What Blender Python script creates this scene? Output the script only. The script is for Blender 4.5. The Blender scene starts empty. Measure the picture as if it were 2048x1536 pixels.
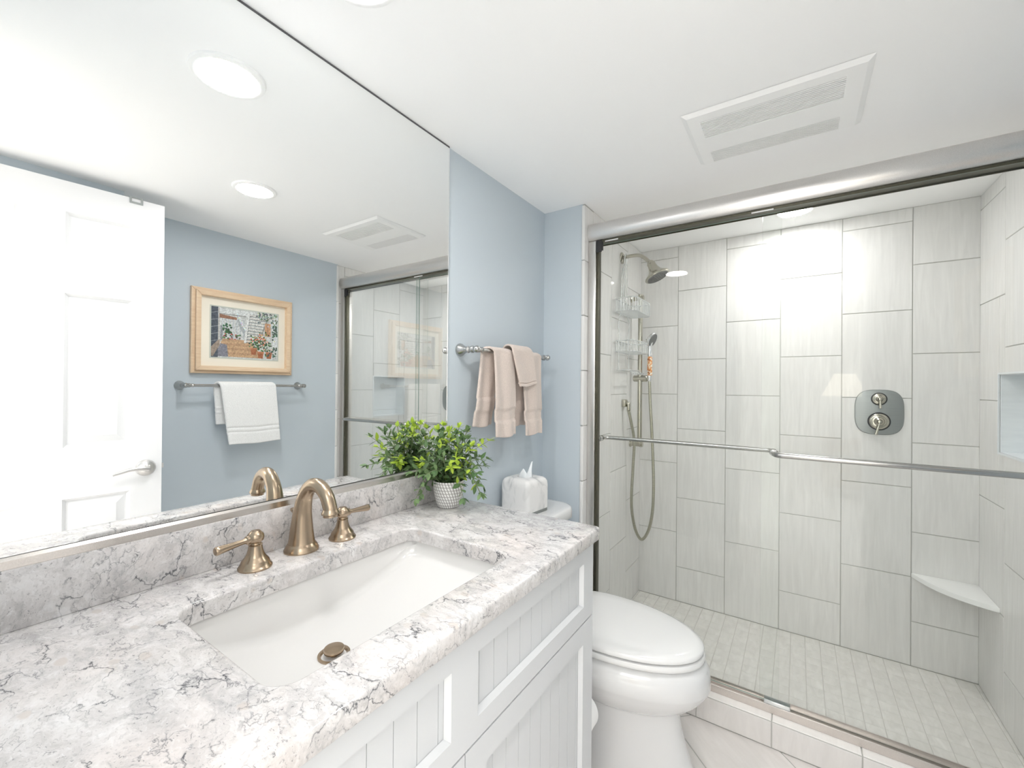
import bpy, bmesh, math, random
from mathutils import Vector, Matrix

random.seed(7)
R = math.radians
SC = bpy.context.scene
COL = SC.collection
Z0 = 1.265            # all coordinates below are written with z = 0 at the eye level; the room floor is at -1.265

# ------------------------------------------------------------------ camera
cam_d = bpy.data.cameras.new('camera')
cam = bpy.data.objects.new('camera', cam_d)
COL.objects.link(cam)
SC.camera = cam
cam_d.sensor_width = 36.0
cam_d.lens = 848.84 * 36.0 / 2048.0
cam_d.clip_start = 0.02
def _rot(y, p, r):
    Rz = Matrix(((math.cos(y), -math.sin(y), 0), (math.sin(y), math.cos(y), 0), (0, 0, 1)))
    Rx = Matrix(((1, 0, 0), (0, math.cos(p), -math.sin(p)), (0, math.sin(p), math.cos(p))))
    Ry = Matrix(((math.cos(r), 0, math.sin(r)), (0, 1, 0), (-math.sin(r), 0, math.cos(r))))
    return Rz @ Rx @ Ry
_M = _rot(R(33.9173), R(0.2040), R(-0.5195))
rt, fw, up = _M.col[0], _M.col[1], _M.col[2]
_C = Matrix((rt, up, -fw)).transposed().to_4x4()
_C.translation = Vector((1.0, 0.0, 0.0 + Z0))
cam.matrix_world = _C

# ------------------------------------------------------------------ world, render look
w = bpy.data.worlds.new('world'); SC.world = w
w.use_nodes = True
w.node_tree.nodes['Background'].inputs[0].default_value = (0.9, 0.95, 1.0, 1)
w.node_tree.nodes['Background'].inputs[1].default_value = 1.0
SC.view_settings.view_transform = 'Standard'
SC.view_settings.look = 'None'
SC.view_settings.gamma = 1.0
SC.view_settings.use_curve_mapping = False
SC.view_settings.exposure = 1.72
SC.cycles.use_denoising = True
SC.cycles.max_bounces = 18
SC.cycles.diffuse_bounces = 12
SC.cycles.glossy_bounces = 8
SC.cycles.transparent_max_bounces = 16
SC.cycles.sample_clamp_indirect = 6.0
LAMP_E = 34.0         # radiance of the recessed ceiling lamps
LAMP_SHOWER = 36.0

# added fill light with no known fixture, bouncing off the bedroom carpet into the bathroom
_l = bpy.data.lights.new('bedroom_fill_light', 'AREA'); _l.shape = 'RECTANGLE'; _l.size = 2.6; _l.size_y = 2.2
_l.energy = 30.0; _l.color = (0.97, 0.985, 1.0)
_lo = bpy.data.objects.new('bedroom_fill_light', _l); COL.objects.link(_lo)
_lo.location = (1.0, -1.7, 1.13 + Z0)

# ------------------------------------------------------------------ materials
def newmat(name):
    m = bpy.data.materials.new(name); m.use_nodes = True
    return m, m.node_tree, m.node_tree.nodes['Principled BSDF']
def simple(name, col, rough=0.5, metal=0.0, spec=0.5, coat=0.0, bump=0.0, bscale=200, sheen=0.0, emit=None, estr=0.0, sub=0.0):
    m, nt, p = newmat(name)
    p.inputs['Base Color'].default_value = (*col, 1)
    p.inputs['Roughness'].default_value = rough
    p.inputs['Metallic'].default_value = metal
    p.inputs['Specular IOR Level'].default_value = spec
    p.inputs['Coat Weight'].default_value = coat
    p.inputs['Coat Roughness'].default_value = 0.05
    if sheen: p.inputs['Sheen Weight'].default_value = sheen
    if emit:
        p.inputs['Emission Color'].default_value = (*emit, 1); p.inputs['Emission Strength'].default_value = estr
    if bump:
        n = nt.nodes.new('ShaderNodeTexNoise'); n.inputs['Scale'].default_value = bscale; n.inputs['Detail'].default_value = 3
        tc = nt.nodes.new('ShaderNodeTexCoord'); nt.links.new(tc.outputs['Object'], n.inputs['Vector'])
        b = nt.nodes.new('ShaderNodeBump'); b.inputs['Strength'].default_value = bump; b.inputs['Distance'].default_value = 0.002
        nt.links.new(n.outputs['Fac'], b.inputs['Height']); nt.links.new(b.outputs['Normal'], p.inputs['Normal'])
    return m
def node(nt, t, **kw):
    n = nt.nodes.new(t)
    for k, v in kw.items(): setattr(n, k, v)
    return n
def ramp(nt, fac, stops, interp='LINEAR'):
    r = nt.nodes.new('ShaderNodeValToRGB'); r.color_ramp.interpolation = interp
    el = r.color_ramp.elements
    while len(el) < len(stops): el.new(0.5)
    for e, (pos, c) in zip(el, stops):
        e.position = pos; e.color = (*c, 1) if len(c) == 3 else c
    nt.links.new(fac, r.inputs['Fac']); return r
def mixc(nt, fac, a, b, blend='MIX'):
    m = nt.nodes.new('ShaderNodeMix'); m.data_type = 'RGBA'; m.blend_type = blend
    for sock, val in ((m.inputs[0], fac), (m.inputs[6], a), (m.inputs[7], b)):
        if isinstance(val, (int, float)): sock.default_value = val
        elif isinstance(val, tuple): sock.default_value = (*val, 1)
        else: nt.links.new(val, sock)
    return m.outputs[2]
def mathn(nt, op, a, b=None):
    m = nt.nodes.new('ShaderNodeMath'); m.operation = op
    for i, v in enumerate((a, b)):
        if v is None: continue
        if isinstance(v, (int, float)): m.inputs[i].default_value = v
        else: nt.links.new(v, m.inputs[i])
    return m.outputs[0]

M = {}
M['ceiling'] = simple('white ceiling paint', (0.975, 0.975, 0.975), 0.85, spec=0.2)
M['wall'] = simple('pale blue grey wall paint', (0.545, 0.605, 0.65), 0.6, spec=0.3, bump=0.03, bscale=260)
M['bedwall'] = simple('bedroom wall paint', (0.85, 0.845, 0.83), 0.8)
M['bedfloor'] = simple('bedroom carpet', (0.85, 0.845, 0.83), 0.95, bump=0.3, bscale=300)
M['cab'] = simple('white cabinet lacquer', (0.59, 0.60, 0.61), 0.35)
M['door'] = simple('white door paint', (0.80, 0.80, 0.81), 0.35)
M['ceramic'] = simple('white glazed ceramic', (0.70, 0.70, 0.70), 0.07, spec=0.55, coat=0.3)
M['seat'] = simple('white seat plastic', (0.76, 0.76, 0.755), 0.12, spec=0.5)
M['basin'] = simple('warm white basin china', (0.66, 0.65, 0.635), 0.08, spec=0.5, coat=0.2)
M['plastic'] = simple('white fan plastic', (0.95, 0.95, 0.945), 0.6, spec=0.2)
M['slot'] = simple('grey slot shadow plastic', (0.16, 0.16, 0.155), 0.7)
M['black'] = simple('black rubber', (0.018, 0.018, 0.02), 0.5)
M['chrome'] = simple('polished chrome', (0.86, 0.87, 0.88), 0.07, 1.0)
M['clear'] = simple('clear white acrylic wire', (0.74, 0.76, 0.76), 0.15, 0.6)
M['shelf'] = simple('white stone shelf', (0.92, 0.925, 0.915), 0.3)
M['tissue'] = simple('white tissue paper', (0.90, 0.93, 0.95), 0.9)
M['paper'] = simple('toilet paper', (0.88, 0.88, 0.87), 0.95, bump=0.3, bscale=120)
M['lampwhite'] = simple('frosted lamp diffuser', (0.9, 0.9, 0.9), 0.6, emit=(1.0, 0.99, 0.985), estr=LAMP_E)
M['lampshower'] = simple('frosted shower lamp diffuser', (0.9, 0.9, 0.9), 0.6, emit=(1.0, 0.99, 0.98), estr=LAMP_SHOWER)
M['shade'] = simple('lit fabric lampshade', (0.9, 0.87, 0.8), 0.8, emit=(1.0, 0.87, 0.68), estr=1.5)
M['darkgrey'] = simple('dark grey mirror edge', (0.10, 0.10, 0.10), 0.4)
M['wood'] = simple('brown wood', (0.28, 0.17, 0.09), 0.5)
M['mat'] = simple('cream picture mat', (0.86, 0.81, 0.70), 0.8)
M['matcore'] = simple('grey green inner mat', (0.55, 0.58, 0.52), 0.8)

def metal(name, col, rough, streak=0.06, axis=2, scale=(4, 4, 260)):
    m, nt, p = newmat(name)
    p.inputs['Metallic'].default_value = 1.0
    tc = node(nt, 'ShaderNodeTexCoord'); mp = node(nt, 'ShaderNodeMapping')
    mp.inputs['Scale'].default_value = scale
    nt.links.new(tc.outputs['Object'], mp.inputs['Vector'])
    n = node(nt, 'ShaderNodeTexNoise'); n.inputs['Scale'].default_value = 3; n.inputs['Detail'].default_value = 4
    nt.links.new(mp.outputs[0], n.inputs['Vector'])
    lo = tuple(c * (1 - streak) for c in col); hi = tuple(min(1, c * (1 + streak)) for c in col)
    nt.links.new(ramp(nt, n.outputs['Fac'], [(0.3, lo), (0.7, hi)]).outputs['Color'], p.inputs['Base Color'])
    rr = node(nt, 'ShaderNodeMapRange'); rr.inputs[3].default_value = rough * 0.85; rr.inputs[4].default_value = rough * 1.15
    nt.links.new(n.outputs['Fac'], rr.inputs[0]); nt.links.new(rr.outputs[0], p.inputs['Roughness'])
    return m
M['nickel'] = metal('brushed nickel', (0.73, 0.715, 0.70), 0.32, scale=(260, 4, 260))
M['nickel2'] = metal('satin nickel fittings', (0.52, 0.50, 0.43), 0.24)
M['bronze'] = simple('brushed champagne bronze', (0.44, 0.345, 0.25), 0.27, 1.0)
M['silver'] = metal('bright satin silver', (0.50, 0.495, 0.48), 0.26)
M['greynickel'] = metal('grey satin valve plate', (0.34, 0.36, 0.355), 0.42)
M['channel'] = metal('warm aluminium channel', (0.72, 0.68, 0.64), 0.2, scale=(4, 200, 200))
M['track'] = metal('warm satin track metal', (0.66, 0.615, 0.585), 0.40, scale=(260, 4, 260))
M['hose'] = metal('ribbed nickel hose', (0.47, 0.46, 0.38), 0.3, 0.25, scale=(4, 4, 700))
M['darkbronze'] = simple('dark bronze channel lining', (0.09, 0.085, 0.06), 0.4, 0.6)

def glassmat(name, tint, ior=1.5, boost=1.0):
    m = bpy.data.materials.new(name); m.use_nodes = True; nt = m.node_tree
    nt.nodes.remove(nt.nodes['Principled BSDF'])
    out = nt.nodes['Material Output']
    t = node(nt, 'ShaderNodeBsdfTransparent'); t.inputs[0].default_value = (*tint, 1)
    g = node(nt, 'ShaderNodeBsdfGlossy'); g.inputs['Roughness'].default_value = 0.0; g.inputs['Color'].default_value = (1, 1, 1, 1)
    f = node(nt, 'ShaderNodeFresnel'); f.inputs['IOR'].default_value = ior
    mx = node(nt, 'ShaderNodeMixShader')
    nt.links.new(mathn(nt, 'MULTIPLY', f.outputs[0], boost), mx.inputs[0]); nt.links.new(t.outputs[0], mx.inputs[1]); nt.links.new(g.outputs[0], mx.inputs[2])
    nt.links.new(mx.outputs[0], out.inputs[0])
    return m
M['glass'] = glassmat('clear shower glass', (0.982, 0.989, 0.984), 1.45, 0.42)
M['glassedge'] = simple('green glass edge', (0.25, 0.36, 0.31), 0.15, spec=0.6)
def mirrormat():
    m = bpy.data.materials.new('silvered mirror'); m.use_nodes = True; nt = m.node_tree
    nt.nodes.remove(nt.nodes['Principled BSDF'])
    g = node(nt, 'ShaderNodeBsdfGlossy'); g.inputs['Roughness'].default_value = 0.0; g.inputs['Color'].default_value = (0.955, 0.965, 0.96, 1)
    nt.links.new(g.outputs[0], nt.nodes['Material Output'].inputs[0]); return m
M['mirror'] = mirrormat()

def tilemat(name, a, b, rough=0.28, sc=(26, 2.2), warm=0.0):
    m, nt, p = newmat(name)
    uv = node(nt, 'ShaderNodeUVMap'); mp = node(nt, 'ShaderNodeMapping'); mp.inputs['Scale'].default_value = (sc[0], sc[1], 1)
    nt.links.new(uv.outputs[0], mp.inputs['Vector'])
    n = node(nt, 'ShaderNodeTexNoise'); n.inputs['Scale'].default_value = 2.0; n.inputs['Detail'].default_value = 6; n.inputs['Roughness'].default_value = 0.6
    n.inputs['Distortion'].default_value = 0.6
    nt.links.new(mp.outputs[0], n.inputs['Vector'])
    n2 = node(nt, 'ShaderNodeTexNoise'); n2.inputs['Scale'].default_value = 3.0; n2.inputs['Detail'].default_value = 2
    nt.links.new(uv.outputs[0], n2.inputs['Vector'])
    c = mixc(nt, ramp(nt, n.outputs['Fac'], [(0.3, (0, 0, 0)), (0.72, (1, 1, 1))]).outputs['Color'], a, b)
    c = mixc(nt, ramp(nt, n2.outputs['Fac'], [(0.35, (0.0,) * 3), (0.7, (0.55,) * 3)]).outputs['Color'], c, tuple((x + y) / 2 * 0.94 for x, y in zip(a, b)))
    nt.links.new(c, p.inputs['Base Color'])
    p.inputs['Roughness'].default_value = rough; p.inputs['Specular IOR Level'].default_value = 0.4
    return m
M['tile'] = tilemat('pale grey streaked wall tile', (0.715, 0.708, 0.692), (0.835, 0.828, 0.812))
M['mosaic'] = tilemat('beige mosaic tile', (0.68, 0.665, 0.63), (0.86, 0.845, 0.815), 0.4, (18, 6))
M['floortile'] = tilemat('pinkish stone floor tile', (0.74, 0.70, 0.67), (0.84, 0.80, 0.775), 0.3, (14, 3))
M['curbtile'] = tilemat('grey curb tile', (0.70, 0.675, 0.655), (0.78, 0.755, 0.735), 0.3, (20, 4))
M['curbtop'] = tilemat('cream curb edge tile', (0.84, 0.81, 0.78), (0.9, 0.87, 0.84), 0.3)
M['niche'] = tilemat('pale blue grey niche tile', (0.76, 0.79, 0.81), (0.84, 0.87, 0.885), 0.3, (3, 30))
M['grout'] = simple('grey grout', (0.47, 0.465, 0.44), 0.9)
M['groutlight'] = simple('light grout', (0.62, 0.605, 0.57), 0.9)

def quartz():
    m, nt, p = newmat('white veined quartz')
    tc = node(nt, 'ShaderNodeTexCoord'); mp = node(nt, 'ShaderNodeMapping')
    mp.inputs['Rotation'].default_value = (0.3, 0.2, R(38)); mp.inputs['Scale'].default_value = (1.0, 1.55, 1.2)
    nt.links.new(tc.outputs['Object'], mp.inputs['Vector'])
    wn = node(nt, 'ShaderNodeTexNoise'); wn.inputs['Scale'].default_value = 6; wn.inputs['Detail'].default_value = 5; wn.inputs['Roughness'].default_value = 0.6
    nt.links.new(mp.outputs[0], wn.inputs['Vector'])
    wn2 = node(nt, 'ShaderNodeTexNoise'); wn2.inputs['Scale'].default_value = 38; wn2.inputs['Detail'].default_value = 4; wn2.inputs['Roughness'].default_value = 0.65
    nt.links.new(mp.outputs[0], wn2.inputs['Vector'])
    def warp(amount, amount2):
        s1 = node(nt, 'ShaderNodeVectorMath', operation='SUBTRACT'); nt.links.new(wn.outputs['Color'], s1.inputs[0]); s1.inputs[1].default_value = (0.5, 0.5, 0.5)
        k1 = node(nt, 'ShaderNodeVectorMath', operation='SCALE'); nt.links.new(s1.outputs[0], k1.inputs[0]); k1.inputs['Scale'].default_value = amount
        s2 = node(nt, 'ShaderNodeVectorMath', operation='SUBTRACT'); nt.links.new(wn2.outputs['Color'], s2.inputs[0]); s2.inputs[1].default_value = (0.5, 0.5, 0.5)
        k2 = node(nt, 'ShaderNodeVectorMath', operation='SCALE'); nt.links.new(s2.outputs[0], k2.inputs[0]); k2.inputs['Scale'].default_value = amount2
        a1 = node(nt, 'ShaderNodeVectorMath', operation='ADD'); nt.links.new(mp.outputs[0], a1.inputs[0]); nt.links.new(k1.outputs[0], a1.inputs[1])
        a2 = node(nt, 'ShaderNodeVectorMath', operation='ADD'); nt.links.new(a1.outputs[0], a2.inputs[0]); nt.links.new(k2.outputs[0], a2.inputs[1])
        return a2.outputs[0]
    W = warp(0.16, 0.030)
    def veins(scale, width, mscale, mlo, mhi, off):
        v = node(nt, 'ShaderNodeTexVoronoi', feature='DISTANCE_TO_EDGE'); v.inputs['Scale'].default_value = scale
        o = node(nt, 'ShaderNodeVectorMath', operation='ADD'); nt.links.new(W, o.inputs[0]); o.inputs[1].default_value = off
        nt.links.new(o.outputs[0], v.inputs['Vector'])
        line = ramp(nt, v.outputs['Distance'], [(0.0, (1, 1, 1)), (width, (0.35,) * 3), (width * 2.6, (0, 0, 0))]).outputs['Color']
        mk = node(nt, 'ShaderNodeTexNoise'); mk.inputs['Scale'].default_value = mscale; mk.inputs['Detail'].default_value = 3
        nt.links.new(o.outputs[0], mk.inputs['Vector'])
        mask = ramp(nt, mk.outputs['Fac'], [(mlo, (0, 0, 0)), (mhi, (1, 1, 1))]).outputs['Color']
        return mixc(nt, 1.0, line, mask, 'MULTIPLY')
    # pale ground with soft blotches
    b1 = node(nt, 'ShaderNodeTexNoise'); b1.inputs['Scale'].default_value = 20; b1.inputs['Detail'].default_value = 6; b1.inputs['Roughness'].default_value = 0.62
    nt.links.new(W, b1.inputs['Vector'])
    base = ramp(nt, b1.outputs['Fac'], [(0.28, (0.40, 0.385, 0.38)), (0.42, (0.53, 0.51, 0.50)), (0.55, (0.61, 0.59, 0.58)), (0.72, (0.68, 0.67, 0.665))]).outputs['Color']
    b3 = node(nt, 'ShaderNodeTexNoise'); b3.inputs['Scale'].default_value = 5; b3.inputs['Detail'].default_value = 2
    nt.links.new(W, b3.inputs['Vector'])
    base = mixc(nt, ramp(nt, b3.outputs['Fac'], [(0.5, (0, 0, 0)), (0.7, (0.5,) * 3)]).outputs['Color'], base, (0.65, 0.585, 0.555))
    # fine mottling
    f = node(nt, 'ShaderNodeTexNoise'); f.inputs['Scale'].default_value = 95; f.inputs['Detail'].default_value = 4; f.inputs['Roughness'].default_value = 0.7
    nt.links.new(W, f.inputs['Vector'])
    base = mixc(nt, ramp(nt, f.outputs['Fac'], [(0.30, (0.85,) * 3), (0.47, (0.0,) * 3)]).outputs['Color'], base, (0.45, 0.435, 0.43))
    base = mixc(nt, ramp(nt, f.outputs['Fac'], [(0.56, (0.0,) * 3), (0.7, (0.6,) * 3)]).outputs['Color'], base, (0.72, 0.715, 0.71))
    sp = node(nt, 'ShaderNodeTexNoise'); sp.inputs['Scale'].default_value = 170; sp.inputs['Detail'].default_value = 2; sp.inputs['Roughness'].default_value = 0.6
    nt.links.new(W, sp.inputs['Vector'])
    base = mixc(nt, mathn(nt, 'MULTIPLY', ramp(nt, sp.outputs['Fac'], [(0.30, (1.0,) * 3), (0.40, (0.0,) * 3)]).outputs['Color'], ramp(nt, b1.outputs['Fac'], [(0.40, (1, 1, 1)), (0.62, (0.15,) * 3)]).outputs['Color']), base, (0.22, 0.215, 0.22))
    # small oval chips of beige and grey
    ch = node(nt, 'ShaderNodeTexVoronoi', feature='F1'); ch.inputs['Scale'].default_value = 24
    nt.links.new(warp(0.02, 0.012), ch.inputs['Vector'])
    chip = mathn(nt, 'MULTIPLY', ramp(nt, ch.outputs['Distance'], [(0.20, (1, 1, 1)), (0.27, (0, 0, 0))]).outputs['Color'],
                 ramp(nt, ch.outputs['Color'], [(0.70, (0, 0, 0)), (0.78, (0.8,) * 3)]).outputs['Color'])
    base = mixc(nt, chip, base, (0.54, 0.49, 0.455))
    soft = veins(12.5, 0.035, 9, 0.45, 0.58, (3.1, 1.7, 0.4))
    base = mixc(nt, mathn(nt, 'MULTIPLY', soft, 0.55), base, (0.38, 0.37, 0.37))
    fine = veins(27, 0.022, 15, 0.51, 0.59, (0.3, 5.1, 2.2))
    base = mixc(nt, mathn(nt, 'MULTIPLY', fine, 0.75), base, (0.16, 0.16, 0.17))
    dark = veins(13.5, 0.017, 12, 0.52, 0.60, (7.3, 2.9, 4.1))
    base = mixc(nt, mathn(nt, 'MULTIPLY', dark, 0.95), base, (0.05, 0.055, 0.065))
    nt.links.new(base, p.inputs['Base Color'])
    p.inputs['Roughness'].default_value = 0.12; p.inputs['Specular IOR Level'].default_value = 0.5
    return m
M['quartz'] = quartz()

def marble():
    m, nt, p = newmat('soft grey marble')
    tc = node(nt, 'ShaderNodeTexCoord'); mp = node(nt, 'ShaderNodeMapping'); mp.inputs['Scale'].default_value = (12, 12, 7)
    nt.links.new(tc.outputs['Object'], mp.inputs['Vector'])
    n = node(nt, 'ShaderNodeTexNoise'); n.inputs['Scale'].default_value = 1.3; n.inputs['Detail'].default_value = 3; n.inputs['Distortion'].default_value = 1.2
    nt.links.new(mp.outputs[0], n.inputs['Vector'])
    nt.links.new(ramp(nt, n.outputs['Fac'], [(0.30, (0.50, 0.50, 0.51)), (0.40, (0.70, 0.695, 0.685)), (0.48, (0.78, 0.77, 0.76))]).outputs['Color'], p.inputs['Base Color'])
    p.inputs['Roughness'].default_value = 0.25
    return m
M['marble'] = marble()

def terry(name, col, bs=420):
    m, nt, p = newmat(name)
    tc = node(nt, 'ShaderNodeTexCoord')
    n = node(nt, 'ShaderNodeTexNoise'); n.inputs['Scale'].default_value = bs; n.inputs['Detail'].default_value = 2
    nt.links.new(tc.outputs['Object'], n.inputs['Vector'])
    nt.links.new(ramp(nt, n.outputs['Fac'], [(0.3, tuple(c * 0.82 for c in col)), (0.65, col)]).outputs['Color'], p.inputs['Base Color'])
    b = node(nt, 'ShaderNodeBump'); b.inputs['Strength'].default_value = 0.5; b.inputs['Distance'].default_value = 0.002
    nt.links.new(n.outputs['Fac'], b.inputs['Height']); nt.links.new(b.outputs['Normal'], p.inputs['Normal'])
    p.inputs['Roughness'].default_value = 0.95; p.inputs['Sheen Weight'].default_value = 0.3; p.inputs['Specular IOR Level'].default_value = 0.1
    return m
M['taupe'] = terry('taupe terry cloth', (0.70, 0.60, 0.54))
M['taupeband'] = terry('taupe woven band', (0.62, 0.52, 0.455), 900)
M['whiteterry'] = terry('white terry cloth', (0.90, 0.90, 0.89))

def woodframe():
    m, nt, p = newmat('blond wood moulding')
    tc = node(nt, 'ShaderNodeTexCoord'); mp = node(nt, 'ShaderNodeMapping'); mp.inputs['Scale'].default_value = (60, 6, 60)
    nt.links.new(tc.outputs['Object'], mp.inputs['Vector'])
    n = node(nt, 'ShaderNodeTexNoise'); n.inputs['Scale'].default_value = 2; n.inputs['Detail'].default_value = 4
    nt.links.new(mp.outputs[0], n.inputs['Vector'])
    nt.links.new(ramp(nt, n.outputs['Fac'], [(0.3, (0.70, 0.50, 0.33)), (0.7, (0.80, 0.62, 0.43))]).outputs['Color'], p.inputs['Base Color'])
    p.inputs['Roughness'].default_value = 0.4
    return m
M['blond'] = woodframe()

def attrmat(name, rough=0.7):
    m, nt, p = newmat(name)
    a = node(nt, 'ShaderNodeAttribute'); a.attribute_name = 'paint'
    n = node(nt, 'ShaderNodeTexNoise'); n.inputs['Scale'].default_value = 130; n.inputs['Detail'].default_value = 3
    tc = node(nt, 'ShaderNodeTexCoord'); nt.links.new(tc.outputs['Object'], n.inputs['Vector'])
    c = mixc(nt, 1.0, a.outputs['Color'], ramp(nt, n.outputs['Fac'], [(0.35, (0.62,) * 3), (0.65, (1.0,) * 3)]).outputs['Color'], 'MULTIPLY')
    nt.links.new(c, p.inputs['Base Color']); p.inputs['Roughness'].default_value = rough
    return m
M['paint'] = attrmat('watercolour print')

def leafmat(name, a, b):
    m, nt, p = newmat(name)
    at = node(nt, 'ShaderNodeAttribute'); at.attribute_name = 'paint'
    c = mixc(nt, at.outputs['Fac'], a, b)
    nt.links.new(c, p.inputs['Base Color']); p.inputs['Roughness'].default_value = 0.45
    p.inputs['Subsurface Weight'].default_value = 0.0
    tr = node(nt, 'ShaderNodeBsdfTranslucent'); nt.links.new(c, tr.inputs[0])
    mx = node(nt, 'ShaderNodeMixShader'); mx.inputs[0].default_value = 0.25
    nt.links.new(p.outputs[0], mx.inputs[1]); nt.links.new(tr.outputs[0], mx.inputs[2])
    nt.links.new(mx.outputs[0], nt.nodes['Material Output'].inputs[0])
    return m
M['leafyoung'] = leafmat('yellow green leaf', (0.33, 0.48, 0.04), (0.58, 0.74, 0.10))
M['leafold'] = leafmat('dusty dark green leaf', (0.045, 0.115, 0.035), (0.22, 0.33, 0.14))
M['stem'] = simple('grey green stem', (0.20, 0.24, 0.13), 0.7)

def potmat():
    m, nt, p = newmat('white glazed dashes on grey cement')
    tc = node(nt, 'ShaderNodeTexCoord')
    sx = node(nt, 'ShaderNodeSeparateXYZ'); nt.links.new(tc.outputs['Object'], sx.inputs[0])
    ang = mathn(nt, 'ARCTAN2', sx.outputs[1], sx.outputs[0])
    # slanted columns of short dashes
    z = mathn(nt, 'MULTIPLY', sx.outputs[2], 105.0)
    row = mathn(nt, 'FLOOR', z)
    fz = mathn(nt, 'FRACT', z)
    u = mathn(nt, 'ADD', mathn(nt, 'MULTIPLY', ang, 32 / (2 * math.pi)), mathn(nt, 'MULTIPLY', z, 0.42))
    fu = mathn(nt, 'FRACT', u)
    du = mathn(nt, 'ABSOLUTE', mathn(nt, 'SUBTRACT', fu, 0.5)); dz = mathn(nt, 'ABSOLUTE', mathn(nt, 'SUBTRACT', fz, 0.5))
    e = mathn(nt, 'ADD', mathn(nt, 'POWER', mathn(nt, 'DIVIDE', du, 0.33), 3.0), mathn(nt, 'POWER', mathn(nt, 'DIVIDE', dz, 0.42), 4.0))
    c = ramp(nt, e, [(0.8, (0.86, 0.85, 0.84)), (1.0, (0.40, 0.38, 0.37))]).outputs['Color']
    nt.links.new(c, p.inputs['Base Color']); p.inputs['Roughness'].default_value = 0.35
    return m
M['pot'] = potmat()
def beadmat():
    m, nt, p = newmat('clear handle full of orange beads')
    tc = node(nt, 'ShaderNodeTexCoord')
    v = node(nt, 'ShaderNodeTexVoronoi'); v.inputs['Scale'].default_value = 150
    nt.links.new(tc.outputs['Object'], v.inputs['Vector'])
    s = node(nt, 'ShaderNodeSeparateColor'); nt.links.new(v.outputs['Color'], s.inputs[0])
    nt.links.new(ramp(nt, s.outputs[0], [(0.0, (0.75, 0.30, 0.10)), (0.4, (0.86, 0.62, 0.38)), (0.7, (0.9, 0.86, 0.75)), (0.9, (0.45, 0.15, 0.05))], 'CONSTANT').outputs['Color'], p.inputs['Base Color'])
    p.inputs['Roughness'].default_value = 0.15
    return m
M['beads'] = beadmat()

# ------------------------------------------------------------------ mesh helpers
def B(): return bmesh.new()
def box(bm, a, b, bev=0.0, seg=2, mi=0):
    a = Vector(a); b = Vector(b)
    vs = [bm.verts.new((x, y, z)) for x in (a.x, b.x) for y in (a.y, b.y) for z in (a.z, b.z)]
    fs = [bm.faces.new([vs[i] for i in f]) for f in ((0, 1, 3, 2), (4, 6, 7, 5), (0, 4, 5, 1), (2, 3, 7, 6), (0, 2, 6, 4), (1, 5, 7, 3))]
    for f in fs: f.material_index = mi
    if bev:
        es = list({e for f in fs for e in f.edges})
        r = bmesh.ops.bevel(bm, geom=es, offset=bev, segments=seg, affect='EDGES', profile=0.5)
        for f in r['faces']: f.material_index = mi
    return vs
def frame_axes(axis):
    d = Vector(axis).normalized()
    h = Vector((0, 0, 1)) if abs(d.z) < 0.9 else Vector((1, 0, 0))
    u = d.cross(h).normalized(); v = d.cross(u).normalized()
    return d, u, v
def rings(bm, rs, closed_u=True, cap=True, mi=0):
    """rs: list of rings (lists of points); skins them"""
    V = [[bm.verts.new(p) for p in r] for r in rs]
    n = len(V[0])
    for i in range(len(V) - 1):
        for j in range(n if closed_u else n - 1):
            k = (j + 1) % n
            f = bm.faces.new((V[i][j], V[i][k], V[i + 1][k], V[i + 1][j])); f.material_index = mi
    if cap:
        for r in (V[0], V[-1]):
            try: bm.faces.new(r).material_index = mi
            except ValueError: pass
    return V
def lathe(bm, prof, o, axis=(0, 0, 1), seg=40, cap=True, mi=0):
    d, u, v = frame_axes(axis); o = Vector(o)
    rs = []
    for r, h in prof:
        rs.append([o + d * h + (u * math.cos(2 * math.pi * k / seg) + v * math.sin(2 * math.pi * k / seg)) * max(r, 1e-5) for k in range(seg)])
    return rings(bm, rs, cap=cap, mi=mi)
def smooth_path(pts, n=8):
    P = [Vector(p) for p in pts]; out = []
    for i in range(len(P) - 1):
        p0 = P[max(i - 1, 0)]; p1 = P[i]; p2 = P[i + 1]; p3 = P[min(i + 2, len(P) - 1)]
        for k in range(n):
            t = k / n
            out.append(0.5 * ((2 * p1) + (p2 - p0) * t + (2 * p0 - 5 * p1 + 4 * p2 - p3) * t * t + (3 * p1 - p0 - 3 * p2 + p3) * t ** 3))
    out.append(P[-1]); return out
def tube(bm, pts, r, seg=14, n=0, cap=True, mi=0):
    P = smooth_path(pts, n) if n else [Vector(p) for p in pts]
    if not hasattr(r, '__len__'): rad = [r] * len(P)
    else:
        rad = []
        for i in range(len(P)):
            t = i / (len(P) - 1) * (len(r) - 1); a = min(int(t), len(r) - 2); rad.append(r[a] + (r[a + 1] - r[a]) * (t - a))
    d = (P[1] - P[0]).normalized(); _, u, _ = frame_axes(d)
    rs = []
    for i, p in enumerate(P):
        t = (P[min(i + 1, len(P) - 1)] - P[max(i - 1, 0)])
        if t.length < 1e-9: t = d
        t.normalize()
        u = (u - t * u.dot(t)).normalized(); v = t.cross(u)
        rs.append([p + (u * math.cos(2 * math.pi * k / seg) + v * math.sin(2 * math.pi * k / seg)) * rad[i] for k in range(seg)])
    rings(bm, rs, cap=cap, mi=mi)
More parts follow.
